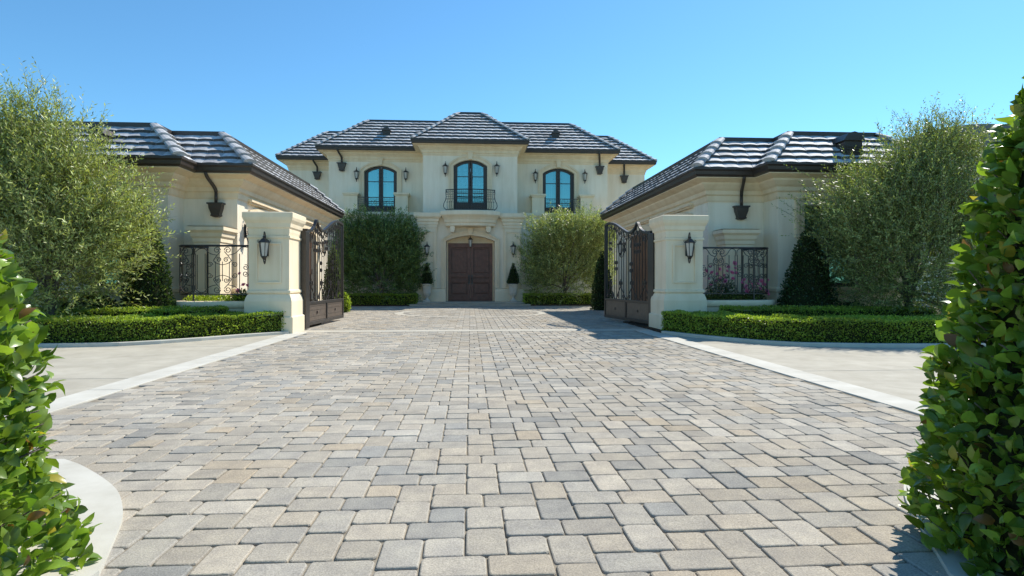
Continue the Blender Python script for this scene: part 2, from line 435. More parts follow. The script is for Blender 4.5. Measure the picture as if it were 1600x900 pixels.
# paver pattern: unit 0.152 m; double-square pairs, wide pairs and small squares (period 4 x 4 units)
U = .1535
def pattern_cells(i, j):
    """pieces of the 4x4-unit cell with origin (i,j) in units: (x,y,w,h)"""
    c = []
    c += [(0, 0, 1, 1.5), (0, 1.5, 1, 1.5)]          # pair A
    c += [(2, 2, 1, 1.5), (2, 3.5, 1, 1.5)]          # pair B
    c += [(1, 1, 1.5, 1), (2.5, 1, 1.5, 1)]          # wide row
    c += [(3, 3, 1.5, 1), (4.5, 3, 1.5, 1)]          # wide row
    c += [(1, 0, 1, 1), (3, 0, 1, 1), (1, 2, 1, 1), (3, 2, 1, 1)]
    return [(i + x, j + y, w, h) for x, y, w, h in c]
OX, OY = gx(600, 2.3) , 2.13 - 2 * U
RC, RR0, RR1 = (0.03, 18.75), 2.10, 2.36
BAND0, BAND1 = 11.72, 12.14
padL = [gnd(*p) for p in ((100, 722), (125, 731), (150, 745), (170, 759), (185, 775), (191, 795), (191, 815), (180, 845), (155, 900))]
padR = [gnd(*p) for p in ((1520, 716), (1470, 722), (1435, 735), (1416, 755), (1412, 772), (1420, 797), (1440, 830), (1463, 868), (1485, 905))]
def inside(poly, x, y):
    r = False; n = len(poly)
    for i in range(n):
        x0, y0 = poly[i]; x1, y1 = poly[i - 1]
        if (y0 > y) != (y1 > y) and x < (x1 - x0) * (y - y0) / (y1 - y0) + x0: r = not r
    return r
def padpoly(p, s): return [(s * 14, p[0][1] + .03 * 0)] + p + [(p[-1][0] + s * .05, 1.6), (p[-1][0] + s * .35, .8), (s * 14, .8)]
padL, padR = smooth_line(padL, 5), smooth_line(padR, 5)
PL, PR = padpoly(padL, -1), padpoly(padR, 1)
def court(x, y):                                        # inside the paved area?
    if y < BAND0:
        if y < 3.75: return -5 < x < 5 and not all(inside(q, x + e, y + f) for q in (PL if x < 0 else PR,) for e in (-.13, .13) for f in (-.13, .13))
        return PX0 < x < PX1
    return -6.0 < x < 6.3
mb = MB(); mb.c = []
TONES = [((.448, .404, .338), .36), ((.420, .383, .326), .30), ((.355, .333, .296), .15), ((.440, .380, .300), .08), ((.482, .439, .372), .11)]
def tone():
    r = rnd.random(); acc = 0
    for c, p in TONES:
        acc += p
        if r < acc: break
    k = rnd.uniform(.90, 1.10); w = rnd.uniform(-.012, .012)
    return (c[0] * k + w, c[1] * k, c[2] * k - w)
def paver(x0, y0, x1, y1, lod):
    gap = .0028 if lod else .0035
    x0 += gap; x1 -= gap; y0 += gap; y1 -= gap
    jz = rnd.uniform(-.0025, .0025); col = tone()
    tx, ty = rnd.uniform(-.012, .012), rnd.uniform(-.012, .012); cx, cy = (x0 + x1) / 2, (y0 + y1) / 2
    def P(x, y, z): return (x, y, z + jz + (x - cx) * tx + (y - cy) * ty)
    k0 = len(mb.v)
    if lod:                                             # near: rounded corners, wobble, two chamfer steps
        def ring(ins, r, z):
            pts = []; 
            for ci, (qx, qy, a) in enumerate(((x1, y1, 0), (x0, y1, 90), (x0, y0, 180), (x1, y0, 270))):
                rr = r * rc[ci]
                ox = qx - math.copysign(ins + rr, qx - cx); oy = qy - math.copysign(ins + rr, qy - cy)
                for t in (0, 30, 60, 90):
                    an = R(a + t); pts.append(P(ox + rr * math.cos(an) + wob[len(pts)][0], oy + rr * math.sin(an) + wob[len(pts)][1], z))
            return pts
        rc = [rnd.uniform(.6, 1.5) for _ in range(4)]; wob = [(rnd.uniform(-.0016, .0016), rnd.uniform(-.0016, .0016)) for _ in range(16)]
        rows = [ring(0, .016, -.03), ring(0, .016, -.007), ring(.002, .016, -.0022), ring(.006, .013, 0)]
        mb.grid(rows, True); n = len(rows[-1]); mb.quad(*rows[-1])
        mb.c += [col] * (len(mb.v) - k0)
    else:
        b = .006
        rows = [[P(x0, y0, -.02), P(x1, y0, -.02), P(x1, y1, -.02), P(x0, y1, -.02)], [P(x0, y0, -.007), P(x1, y0, -.007), P(x1, y1, -.007), P(x0, y1, -.007)],
                [P(x0 + b, y0 + b, 0), P(x1 - b, y0 + b, 0), P(x1 - b, y1 - b, 0), P(x0 + b, y1 - b, 0)]]
        mb.grid(rows, True); mb.quad(*rows[-1])
        mb.c += [col] * (len(mb.v) - k0)
for i in range(-12, 13):
    for j in range(-1, 40):
        for (x, y, w, h) in pattern_cells(i * 4, j * 4):
            X0, Y0, X1, Y1 = OX + x * U, OY + y * U, OX + (x + w) * U, OY + (y + h) * U
            cx, cy = (X0 + X1) / 2, (Y0 + Y1) / 2
            if cy < 1.5 or cy > 24.1 or not court(cx, cy): continue
            if Y1 > BAND0 and Y0 < BAND1:
                if cy < (BAND0 + BAND1) / 2: Y1 = BAND0
                else: Y0 = BAND1
                if Y1 - Y0 < .035: continue
            if cy < BAND0 and cy > 3.4:
                if X0 < PX0: X0 = PX0
                if X1 > PX1: X1 = PX1
                if X1 - X0 < .03: continue
            rr = math.hypot(cx - RC[0], cy - RC[1])
            if RR0 - .04 < rr < RR1 + .04: continue
            paver(X0, Y0, X1, Y1, cy < 7.5)
struct(mb.build('driveway', 'paver', recalc=False))
# pale ring and threshold band of concrete, side bands and aprons
g = MB(); n = 72
rows = [[(RC[0] + r * math.cos(2 * math.pi * k / n), RC[1] + r * math.sin(2 * math.pi * k / n), z) for k in range(n)] for r, z in ((RR0, -.02), (RR0, .001), (RR1, .001), (RR1, -.02))]
g.grid(rows, True); struct(g.build('paving_ring', 'band'))
g = MB(); g.box(-3.45, 3.62, BAND0 + .005, BAND1 - .005, -.025, .002, .003); struct(g.build('threshold_band', 'band'))
for s, x0, x1 in ((-1, PX0 - .31, PX0 - .006), (1, PX1 + .006, PX1 + .31)):
    g = MB(); y = 3.2
    while y < BAND0 - .01:
        y1 = min(y + 2.4, BAND0); g.box(x0, x1, y + .004, y1 - .004, -.025, .004, .003); y = y1
    struct(g.build('concrete_band', 'strip'))
    g = MB()
    xa, xb = (-30, x0 - .008) if s < 0 else (x1 + .008, 30)
    
    sx = x0 - .008 if s < 0 else x1 + .008
    e = [0, 3.4, 6.6, 27]
    for k in range(3):
        for (ya, yb) in ((3.2, 6.3), (6.3, 9.3), (9.3, 12.9)):
            xs_ = sorted((sx + s * (e[k] + .006), sx + s * (e[k + 1] - .006))); g.box(xs_[0], xs_[1], ya + .006, yb - .006, -.026, -.004, .004)
    struct(g.build('side_drive', 'concrete'))
for p, nm in ((PL, 'pad'), (PR, 'pad')):
    g = MB(); g.slab(p, -.025, .018); struct(g.build('corner_pad', 'strip'))

# hedge fronts (plan), beds and kerbs
HL = [gnd(*p) for p in ((449, 521.5), (380, 526.5), (312, 532), (250, 536.5), (187, 540), (120, 541.5), (62, 542))]
HL = HL + [(HL[-1][0] - 5, HL[-1][1] + .03)]
HR = [gnd(*p) for p in ((1037, 521), (1080, 526), (1125, 530.5), (1190, 536.5), (1250, 540), (1370, 542), (1478, 542))]
HR = HR + [(HR[-1][0] + 5, HR[-1][1])]
for pth in (HL, HR):
    back = [(pth[-1][0], 14), (pth[0][0], 14)]
    g = MB(); g.slab([(x, y + .06) for x, y in pth] + back, -.02, .03); struct(g.build('planting_bed', 'soil'))
    g = MB(); p2 = pth if pth is HR else list(reversed(pth))
    g.sweep(p2, [(-.05, -.02), (-.05, .05), (.05, .05), (.055, .04), (.055, -.02)]); struct(g.build('kerb', 'strip'))
for s in (-1, 1):
    g = MB(); g.box(s * 2.3, s * 6.6, 23.95, 26.4, -.02, .05); struct(g.build('planting_bed', 'soil'))
    g = MB(); g.box(*( (-12, -6.02) if s < 0 else (6.32, 12.5)), 12.95, 26.4, -.02, -.003); struct(g.build('side_yard', 'concrete'))
# porch step before the front door
g = MB(); g.box(-2.4, 2.4, 23.9, 25.9, -.02, .07, .012); g.box(-2.32, 2.32, 24.15, 25.9, .072, .14, .012); struct(g.build('porch_step', 'concrete'))

# ================================================================ MAIN HOUSE
house = thing('main_house', 'two-storey cream stucco mansion with grey tiled hip roof and arched balcony windows behind the court', 'house', (0, 27, 0))
GUT = [(-2.42, 25), (2.42, 25), (2.42, 26.55), (6.66, 26.55), (6.66, 28.85), (9.06, 28.85), (9.06, 37), (-9.06, 37), (-9.06, 28.85), (-6.66, 28.85), (-6.66, 26.55), (-2.42, 26.55)]
WAL = offset(GUT, -.43)
ZE = 6.86
w = MB(); nW = len(WAL)
WZ = (4.0, 5.86, .25)
for i in range(nW):
    p, q = WAL[i], WAL[(i + 1) % nW]
    z0 = 0 if i in (4, 5, 6, 7, 8) else 3.3
    ops = []
    if i == 0: ops = [(-.71 - p[0], .71 - p[0], *WZ)]
    if i == 2: ops = [(3.98 - .72 - p[0], 3.98 + .72 - p[0], *WZ)]
    if i == 10: ops = [(-3.98 - .72 - p[0], -3.98 + .72 - p[0], *WZ)]
    wall_face(w, p, q, z0, 6.8, ops, .22)
# ground floor masses: projecting sides and the portico block with its arched doorway
for (p, q) in (((-6.2, 26.40), (-2.15, 26.40)), ((2.15, 26.40), (6.2, 26.40)), ((-6.2, 28), (-6.2, 26.4)), ((6.2, 26.4), (6.2, 28))): wall_face(w, p, q, 0, 3.9)
wall_face(w, (-2.14, 26.4), (-2.14, 25.10), .02, 3.62); wall_face(w, (2.14, 25.10), (2.14, 26.4), .02, 3.62)
wall_face(w, (-2.14, 25.10), (2.14, 25.10), .13, 3.62, [(1.13, 3.15, .13, 2.66, .23)], .55)
w.quad((-2.14, 25.1, 3.62), (2.14, 25.1, 3.62), (2.14, 26.4, 3.62), (-2.14, 26.4, 3.62))
for s in (-1, 1): w.quad((s * 2.14, 26.4, 3.9), (s * 6.2, 26.4, 3.9), (s * 6.2, 28, 3.9), (s * 2.14, 28, 3.9))
wpart(house, w, 'wall', 'stucco')
w = MB(); w.sweep(WAL, [(0, 6.28), (.02, 6.28), (.03, 6.32), (.03, 6.38), (.06, 6.40), (.07, 6.50), (.12, 6.55), (.20, 6.62), (.20, 6.66), (.40, 6.69), (.40, 6.72), (0, 6.72)], True)
wpart(house, w, 'cornice', 'trim')
w = MB(); w.sweep(GUT, [(-.05, 6.70), (.0, 6.70), (.02, 6.73), (.03, 6.80), (.05, 6.82), (.05, 6.86), (-.03, 6.86), (-.05, 6.80)], True)
wpart(house, w, 'gutter', 'gutter')
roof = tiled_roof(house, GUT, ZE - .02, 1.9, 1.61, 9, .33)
vL, vR = gx(603, 27.2), gx(869, 27.2)
for X in (vL, vR):
    v = vent(house, roof, X, 27.35, ZE + .66, .34, .36, .6)
# windows, surrounds, keystones
for xc, Y in ((0, 25.43), (-3.98, 26.98), (3.98, 26.98)):
    half = .71 if xc == 0 else .72
    french_window(house, xc, half, *WZ, Y + .13)
    a = MB(); arch_band(a, xc - half, xc + half, 4.0, WZ[1], WZ[2], .13, Y - .035, Y + .02)
    arch_band(a, xc - half - .132, xc + half + .132, 4.0, WZ[1] + .05, WZ[2] + .08, .075, Y - .065, Y + .02)
    wpart(house, a, 'window_surround', 'trim')
    k = MB(); zt = WZ[1] + WZ[2]
    k.prism([(xc - .075, zt + .015), (xc + .075, zt + .015), (xc + .12, zt + .29), (xc - .12, zt + .29)], Y - .11, Y + .01)
    k.box(xc - .15, xc + .15, Y - .13, Y + .01, zt + .292, zt + .345)
    wpart(house, k, 'keystone', 'trim')
# string course over the ground floor, cornice of terraces
w = MB()
PROF = [(0, 3.56), (.03, 3.56), (.04, 3.66), (.07, 3.70), (.07, 3.76), (.15, 3.84), (.18, 3.88), (.18, 3.98), (0, 3.98)]
for pth in ([(-6.24, 27.2), (-6.24, 26.4), (-2.16, 26.4)], [(2.16, 26.4), (6.24, 26.4), (6.24, 27.2)]):
    w = MB(); w.sweep(pth, PROF); wpart(house, w, 'string_course', 'pier')
# terrace piers with caps and side parapets
for s in (-1, 1):
    for x0, x1 in ((2.72, 3.26), (4.88, 5.45)):
        a, b = (s * x0, s * x1) if s > 0 else (s * x1, s * x0)
        p = MB(); p.box(a, b, 26.36, 26.98, 3.985, 4.70, .006)
        p.box(a - .035, b + .035, 26.325, 26.98, 4.702, 4.75, .008); p.box(a - .07, b + .07, 26.29, 26.98, 4.752, 4.84, .012)
        wpart(house, p, 'terrace_pier', 'pier')
# portico: pilasters with entablature blocks, panel strips, base blocks
for s in (-1, 1):
    p = MB(); xc = s * 1.76
    p.box(xc - .36, xc + .36, 24.98, 25.098, .62, 3.22, .006)
    for (x, w_) in ((xc - .31, .05), (xc + .26, .05)): p.box(x, x + w_, 24.935, 24.978, .75, 3.06)
    p.box(xc - .25, xc + .25, 24.935, 24.978, 3.01, 3.06)
    p.sweep([(xc - .37, 25.09), (xc - .37, 24.97), (xc + .37, 24.97), (xc + .37, 25.09)], [(0, 3.20), (.025, 3.20), (.025, 3.30), (.05, 3.33), (.05, 3.42), (.09, 3.47), (.10, 3.56), (.17, 3.62), (.19, 3.66), (.19, 3.80), (0, 3.80)])
    wpart(house, p, 'pilaster', 'pier')
    p = MB(); x0, x1 = (s * 1.03, s * 2.2); a, b = min(x0, x1), max(x0, x1)
    path = [(a, 25.09), (a, 24.93), (b, 24.93), (b, 25.09)]
    p.sweep(path, [(0, .135), (.02, .135), (.02, .56), (-.005, .60), (-.02, .68), (-.06, .70)])
    p.quad((a - .0, 24.93, .69), (b, 24.93, .69), (b, 25.09, .69), (a, 25.09, .69))
    wpart(house, p, 'pilaster_base', 'pier')
d = MB(); arch_band(d, -1.01, 1.01, .70, 2.66, .23, .13, 25.03, 25.11); arch_band(d, -1.142, 1.142, .70, 2.71, .31, .07, 25.00, 25.11)
wpart(house, d, 'door_surround', 'trim')
k = MB(); k.prism([(-.07, 2.905), (.07, 2.905), (.11, 3.17), (-.11, 3.17)], 24.94, 25.05); k.box(-.17, .17, 24.92, 25.05, 3.172, 3.21); wpart(house, k, 'keystone', 'trim')
w = MB(); w.box(-1.0, 1.0, 25.56, 25.64, 2.60, 2.895); w.box(-1.0, 1.0, 25.53, 25.558, 2.60, 2.66); w.box(-1.0, -.942, 25.53, 25.66, .142, 2.599); w.box(.942, 1.0, 25.53, 25.66, .142, 2.599); wpart(house, w, 'door_frame', 'trim')
for s in (-1, 1):
    d = MB(); x0, x1 = (.003, .94) if s > 0 else (-.94, -.003)
    d.box(x0, x1, 25.63, 25.66, .15, 2.598)
    st = .12
    d.box(x0, x0 + st, 25.535, 25.629, .15, 2.597); d.box(x1 - st, x1, 25.535, 25.629, .15, 2.597)
    for z0, z1 in ((.15, .40), (.96, 1.06), (1.17, 1.27), (2.42, 2.597)): d.box(x0 + st, x1 - st, 25.535, 25.629, z0, z1)
    for z0, z1 in ((.44, .92), (1.32, 2.37)):
        xa, xb = x0 + st + .05, x1 - st - .05
        n_ = 5 if z0 > 1 else 1
        for q in range(n_): d.box(xa + (xb - xa) * q / n_ + .003, xa + (xb - xa) * (q + 1) / n_ - .003, 25.595, 25.6295, z0 + .03, z1 - .03, .014)
    do = wpart(house, d, 'front_door', 'wood')
    h = MB(); xh = x0 + .06 if s > 0 else x1 - .06
    h.box(xh - .03, xh + .03, 25.520, 25.533, .86, 1.26); h.tube([(xh, 25.53, .93), (xh, 25.47, .97), (xh, 25.47, 1.14), (xh, 25.53, 1.18)], .014, 6)
    h.build('handle', 'iron', do)
# bowed stone balcony over the door
def bow(hw, yc, sag, n=16): return [(-hw + 2 * hw * i / n, yc - sag * (1 - (2 * i / n - 1) ** 2)) for i in range(n + 1)]
b_ = MB(); rows = []
for (z, hw, yf) in ((3.24, .98, 24.62), (3.27, 1.02, 24.57), (3.37, 1.03, 24.56), (3.40, 1.06, 24.52), (3.50, 1.08, 24.50), (3.60, 1.13, 24.43), (3.66, 1.19, 24.36), (3.70, 1.22, 24.33), (3.84, 1.22, 24.33), (3.86, 1.20, 24.35)):
    rows.append([(-hw, 25.44, z)] + [(x, y, z) for x, y in bow(hw, yf + .28, .34)] + [(hw, 25.44, z)])
b_.grid(rows, True); b_.quad(*rows[0]); b_.quad(*rows[-1]); wpart(house, b_, 'balcony', 'pier')
for s in (-1, 1):
    c = MB(); x = s * .74
    c.prism([(x - .10, 3.238), (x + .10, 3.238), (x + .10, 3.10), (x + .06, 3.0), (x - .06, 3.0), (x - .10, 3.10)], 24.70, 25.03); wpart(house, c, 'bracket', 'pier')
# balcony rails
def rail_centre():
    r = thing('balcony_railing', 'bowed black iron railing on the stone balcony above the front door', 'railing', (0, 24.6, 3.86), group='balcony railings of the big house')
    ring = [(-1.0, 25.40)] + bow(1.0, 24.72, .26, 22) + [(1.0, 25.40)]
    def pt(i, z, bulge=0):
        m = mitres(ring, False)[i]; return (ring[i][0] + m[0] * bulge, ring[i][1] + m[1] * bulge, z)
    t = MB(); t.tube([pt(i, 4.73) for i in range(len(ring))], .022, 6); wpart(r, t, 'top_rail', 'iron')
    t = MB(); t.tube([pt(i, 3.93) for i in range(len(ring))], .016, 5); wpart(r, t, 'bottom_rail', 'iron'); t = MB(); t.tube([pt(i, 4.45) for i in range(len(ring))], .008, 4); wpart(r, t, 'middle_rail', 'iron')
    pr = [(4.73, 0), (4.6, .005), (4.45, -.01), (4.3, .02), (4.17, .08), (4.05, .10), (3.97, .06), (3.93, 0)]
    for i in range(1, len(ring) - 1):
        t = MB(); t.tube([pt(i, z, b) for z, b in pr], .009 if i not in (1, len(ring) - 2) else .018, 4); wpart(r, t, 'baluster', 'iron')
    for i in range(1, len(ring) - 2):
        p, q = Vector(pt(i, 0)), Vector(pt(i + 1, 0)); L = (q - p).length; dv = (q - p) / L
        for (z, rr, bl) in ((4.64, .036, 0), (4.54, .036, -.005), (4.36, .036, .0), (4.22, .03, .04)):
            t = MB(); t.tube([tuple(p + dv * (L / 2 + c) + Vector((0, -bl, e))) for c, e in spiral(0, z, rr, 1.2, rnd.random() * 6, 1 if i % 2 else -1, 10)], .006, 4); wpart(r, t, 'scroll', 'iron')
    return r
rail_centre()
def rail_side(x0, x1, label):
    r = thing('balcony_railing', label, 'railing', ((x0 + x1) / 2, 26.45, 3.99), group='balcony railings of the big house')
    Y = 26.45
    t = MB(); t.box(x0, x1, Y - .02, Y + .02, 4.62, 4.65); wpart(r, t, 'top_rail', 'iron')
    t = MB(); t.box(x0, x1, Y - .012, Y + .012, 4.03, 4.055); wpart(r, t, 'bottom_rail', 'iron'); t = MB(); t.box(x0, x1, Y - .008, Y + .008, 4.36, 4.375); wpart(r, t, 'middle_rail', 'iron')
    n = 14
    for i in range(n + 1):
        x = x0 + .02 + (x1 - x0 - .04) * i / n
        t = MB(); t.tube([(x, Y, 4.056), (x, Y, 4.619)], .008, 4); wpart(r, t, 'baluster', 'iron')
        if i < n:
            xm = x + (x1 - x0) / n / 2
            for z, rr in ((4.55, .042), (4.45, .042), (4.28, .042)):
                t = MB(); t.tube([(c, Y, e) for c, e in spiral(xm, z, rr, 1.25, rnd.random() * 6, 1 if i % 2 else -1, 10)], .006, 4); wpart(r, t, 'scroll', 'iron')
rail_side(-4.87, -3.27, 'straight black iron railing between two stone piers under the left upstairs window')
rail_side(3.27, 4.87, 'straight black iron railing between two stone piers under the right upstairs window')
for px, yg, yw in ((531, 26.5, 26.98), (493, 28.8, 29.28), (933, 26.5, 26.98), (971.5, 28.8, 29.28)):
    downspout(house, gx(px, yw), yg, yw, 6.72, 1.0, .52)

# ================================================================ WINGS
ZW = H + 2.25                       # gutter underside height
def wing(side, label):
    s = side
    if s < 0: xi, yn, xm, ym, yf, xo = -4.52, 12.71, -5.62, 12.05, 21.57, -12.5
    else: xi, yn, xm, ym, yf, xo = 4.79, 12.45, 6.05, 11.81, 21.59, 9.9
    r = thing('house_wing', label, 'building', (s * 8, 16, 0))
    if s < 0: gut = [(xo, ym), (xm, ym), (xm, yn), (xi, yn), (xi, yf), (xo, yf)]
    else: gut = [(xi, yn), (xm, yn), (xm, ym), (xo, ym), (xo, yf), (xi, yf)]
    wal = offset(gut, -.42); n = len(wal)
    w = MB(); wins = []
    # openings
    for i in range(n):
        p, q = wal[i], wal[(i + 1) % n]; ops = []
        if s < 0 and i == 0:
            a, b = gx(150, p[1]), gx(226, p[1]); ops = [(a - p[0], b - p[0], .86, 2.62, 0)]; wins.append((a, b, p[1]))
        if s > 0 and i == 2:
            a, b = gx(1256, p[1]), gx(1340, p[1]); ops = [(a - p[0], b - p[0], .86, 2.58, 0)]; wins.append((a, b, p[1]))
        if s < 0 and i == 3: ops = [(13.9 - p[1], 16.4 - p[1], .0, 2.42, .12), (17.1 - p[1], 19.5 - p[1], .0, 2.42, .12)]
        if s > 0 and i == 5: ops = [(p[1] - 19.5, p[1] - 17.1, .0, 2.42, .12), (p[1] - 16.4, p[1] - 13.9, .0, 2.42, .12)]
        wall_face(w, p, q, -.01, ZW - .05, ops, .20)
    wpart(r, w, 'wall', 'stucco')
    c = MB(); z = ZW
    c.sweep(wal, [(0, z - .50), (.02, z - .50), (.03, z - .46), (.03, z - .37), (.07, z - .34), (.08, z - .26), (.13, z - .22), (.20, z - .14), (.21, z - .10), (.38, z - .03), (.38, z + .03), (0, z + .03)], True)
    wpart(r, c, 'cornice', 'trim')
    c = MB(); 
    skip_doors = wal
    front = wal[0:4] if s < 0 else wal[0:4]
    c.sweep(front, [(0, 0), (.05, 0), (.05, .74), (.075, .76), (.075, .82), (.03, .86), (0, .86)]); wpart(r, c, 'plinth', 'pier')
    c = MB(); c.sweep(gut, [(-.06, z - .02), (0, z), (.03, z + .03), (.04, z + .10), (.07, z + .13), (.07, z + .17), (-.03, z + .17), (-.05, z + .1)], True); wpart(r, c, 'gutter', 'gutter')
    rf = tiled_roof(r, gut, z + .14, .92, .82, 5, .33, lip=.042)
    for (a, b, Y) in wins:
        if s < 0: top = 2.62
        else: top = 2.58
        f = MB(); Yf = Y + .10
        f.box(a, a + .07, Yf, Yf + .06, .86, top); f.box(b - .07, b, Yf, Yf + .06, .86, top); f.box(a + .07, b - .07, Yf, Yf + .06, .86, .94); f.box(a + .07, b - .07, Yf, Yf + .06, top - .07, top); f.box((a + b) / 2 - .035, (a + b) / 2 + .035, Yf, Yf + .06, .94, top - .07)
        f.box(a + .07, b - .07, Yf + .012, Yf + .05, 1.9, 1.93)
        wn = wpart(r, f, 'window', 'frame')
        g = MB(); g.quad((a + .05, Yf + .04, .9), (b - .05, Yf + .04, .9), (b - .05, Yf + .04, top - .05), (a + .05, Yf + .04, top - .05)); g.build('pane', 'glass', wn)
        f = MB(); arch_band(f, a, b, .86, top, 0, .13, Y - .03, Y + .02); arch_band(f, a - .132, b + .132, 1.9, top + .132, 0, .07, Y - .07, Y + .02)
        f.box(a - .22, b + .22, Y - .11, Y + .02, .79, .857); wpart(r, f, 'window_surround', 'trim')
    # garage doors on the court side
    xw = xi + s * .42
    for (y0, y1) in ((13.9, 16.4), (17.1, 19.5)):
        d = MB(); x = xw + s * .10
        ap = arch_pts(y0, y1, 2.42, .12)
        pts = [(y0, .02)] + ap + [(y1, .02)]
        d.quad(*[(x + s * .04, yy, zz) for yy, zz in pts])
        k = 8
        for q in range(k):
            ya, yb = y0 + (y1 - y0) * q / k + .004, y0 + (y1 - y0) * (q + 1) / k - .004
            d.box(x, x + s * .038, ya, yb, .03, 2.40, .006)
        for zz in (.25, 1.2, 2.05): d.box(x - s * .025, x - s * .001, y0 + .02, y1 - .02, zz, zz + .16)
        wpart(r, d, 'garage_door', 'wood2')
        f = MB(); inn = [(y0, 0)] + arch_pts(y0, y1, 2.42, .12) + [(y1, 0)]; out = [(y0 - .16, 0)] + arch_pts(y0 - .16, y1 + .16, 2.56, .14) + [(y1 + .16, 0)]
        xa = xw - s * .05
        for i in range(len(inn) - 1):
            A, B, C, D = inn[i], inn[i + 1], out[i + 1], out[i]
            f.quad(*[(xa, q[0], q[1]) for q in (A, B, C, D)]); f.quad((xa, *D), (xa, *C), (xw + s * .02, *C), (xw + s * .02, *D)); f.quad((xa, *A), (xa, *B), (xw + s * .02, *B), (xw + s * .02, *A))
        # label moulding above
        f.box(xw - s * .12, xw + s * .01, y0 - .25, y1 + .25, 2.74, 2.80); f.box(xw - s * .08, xw + s * .01, y0 - .2, y1 + .2, 2.70, 2.739)
        wpart(r, f, 'door_surround', 'trim')
    dx = gx(334 if s < 0 else 1150, yn + .42)
    downspout(r, dx if s < 0 else dx - .0, yn + .02, yn + .42, z, .82, .72)
    # roof vents facing forward
    if s < 0: vent(r, rf, gx(152, 12.3), ym + .22, z + .36, .28, .40, .5)
    else: vent(r, rf, gx(1330, 12.1), ym + .22, z + .38, .40, .46, .5)
    return r
wing(-1, 'single-storey cream garage wing on the left side of the court, beyond the olive tree')
wing(1, 'single-storey cream garage wing on the right side of the court, its roof lit bright white')
# far roof behind the right tree
nb = thing('neighbour_house', 'distant house with a low grey curved roof showing above the right olive tree', 'house', (22, 30, 0))
a = MB(); x0, x1 = gx(1400, 28), gx(1640, 28)
wz = gz(224, x0, 28)
wl = MB()
for p, q in (((x0 + .6, 28.6), (x1, 28.6)), ((x1, 28.6), (x1, 36)), ((x1, 36), (x0 + .6, 36)), ((x0 + .6, 36), (x0 + .6, 28.6))): wall_face(wl, p, q, 0, wz)
wpart(nb, wl, 'wall', 'stucco')
xs = [x0 + (x1 - x0) * i / 24 for i in range(25)]
top = [wz + 1.05 * math.sin(min(1, (i / 24) / .62) * math.pi / 2) ** .8 if i <= 15 else wz + 1.05 - .25 * ((i - 15) / 9) for i in range(25)]
poly = [(x, z) for x, z in zip(xs, top)] + [(x, wz - .05) for x in reversed(xs[1:])]
a.prism(poly, 28, 36.5); wpart(nb, a, 'roof', 'slate')

# ================================================================ LANTERNS
def make_lantern():
    r = thing('wall_lantern', 'x', 'lantern', (0, 0, 0))
    m = MB()                       # back plate at y=0, lamp centre at y=-.16; total height about .62, origin at mid height
    cy = -.15
    prof = [(.012, .31), (.018, .30), (.008, .28), (.022, .265), (.03, .245), (.02, .225), (.055, .21), (.085, .18), (.115, .155), (.12, .135), (.10, .13)]
    m.lathe(list(reversed(prof)), 6, (0, cy, 0))
    m.lathe([(.005, -.27), (.018, -.25), (.008, -.225), (.03, -.20), (.05, -.17), (.062, -.155), (.062, -.14), (.03, -.14)], 6, (0, cy, 0))
    for k in range(6):
        a = 2 * math.pi * k / 6
        m.tube([(.10 * math.cos(a), cy + .10 * math.sin(a), .135), (.06 * math.cos(a), cy + .06 * math.sin(a), -.145)], .008, 4)
        m.tube([(.118 * math.cos(a), cy + .118 * math.sin(a), .14), (.135 * math.cos(a), cy + .135 * math.sin(a), .165), (.12 * math.cos(a), cy + .12 * math.sin(a), .19)], .006, 4)
    m.build('lamp_body', 'iron', r)
    g = MB(); g.lathe([(.05, -.138), (.09, .13)], 6, (0, cy, 0), True); g.build('lamp_glass', 'lglass', r)
    b = MB(); b.box(-.045, .045, -.018, -.002, -.14, .14, .006)
    b.tube(smooth_line([(0, -.02, -.02), (0, -.05, -.18), (0, -.10, -.285), (0, cy, -.27), (0, -.17, -.225), (0, cy, -.21)], 5), .011, 5)
    b.tube([(0, q[0], q[1]) for q in spiral(-.055, -.06, .05, 1.3, 1.2, 1)], .008, 4)
    b.tube(smooth_line([(0, -.02, .10), (0, -.05, .24), (0, -.10, .34), (0, cy, .345), (0, cy, .31)], 5), .010, 5)
    b.build('bracket', 'iron', r)
    return r
lan = make_lantern(); used = [False]
def place_lantern(loc, rz, label, scale, group):
    if not used[0]:
        used[0] = True; lan.location = loc; lan.rotation_euler = (0, 0, rz); lan['label'] = label; lan.scale = (scale,) * 3; lan['group'] = group; return lan
    return dup(lan, label, loc, rz, scale, group)
G1 = 'dark wall lanterns of the house and gate'
for px, py, Y, lab in ((696, 266, 25.43, 'dark wall lantern left of the middle upstairs window'), (776, 266, 25.43, 'dark wall lantern right of the middle upstairs window'),
                       (558, 274.5, 26.98, 'dark wall lantern left of the left upstairs window'), (634.6, 275, 26.98, 'dark wall lantern right of the left upstairs window'),
                       (836, 277, 26.98, 'dark wall lantern left of the right upstairs window'), (913, 277.5, 26.98, 'dark wall lantern right of the right upstairs window'),
                       (667.6, 391, 24.97, 'dark wall lantern above the urn left of the front door'), (801.5, 391, 24.97, 'dark wall lantern above the urn right of the front door')):
    X = gx(px, Y); place_lantern((X, Y - .002, gz(py, X, Y)), 0, lab, 1.0, G1)
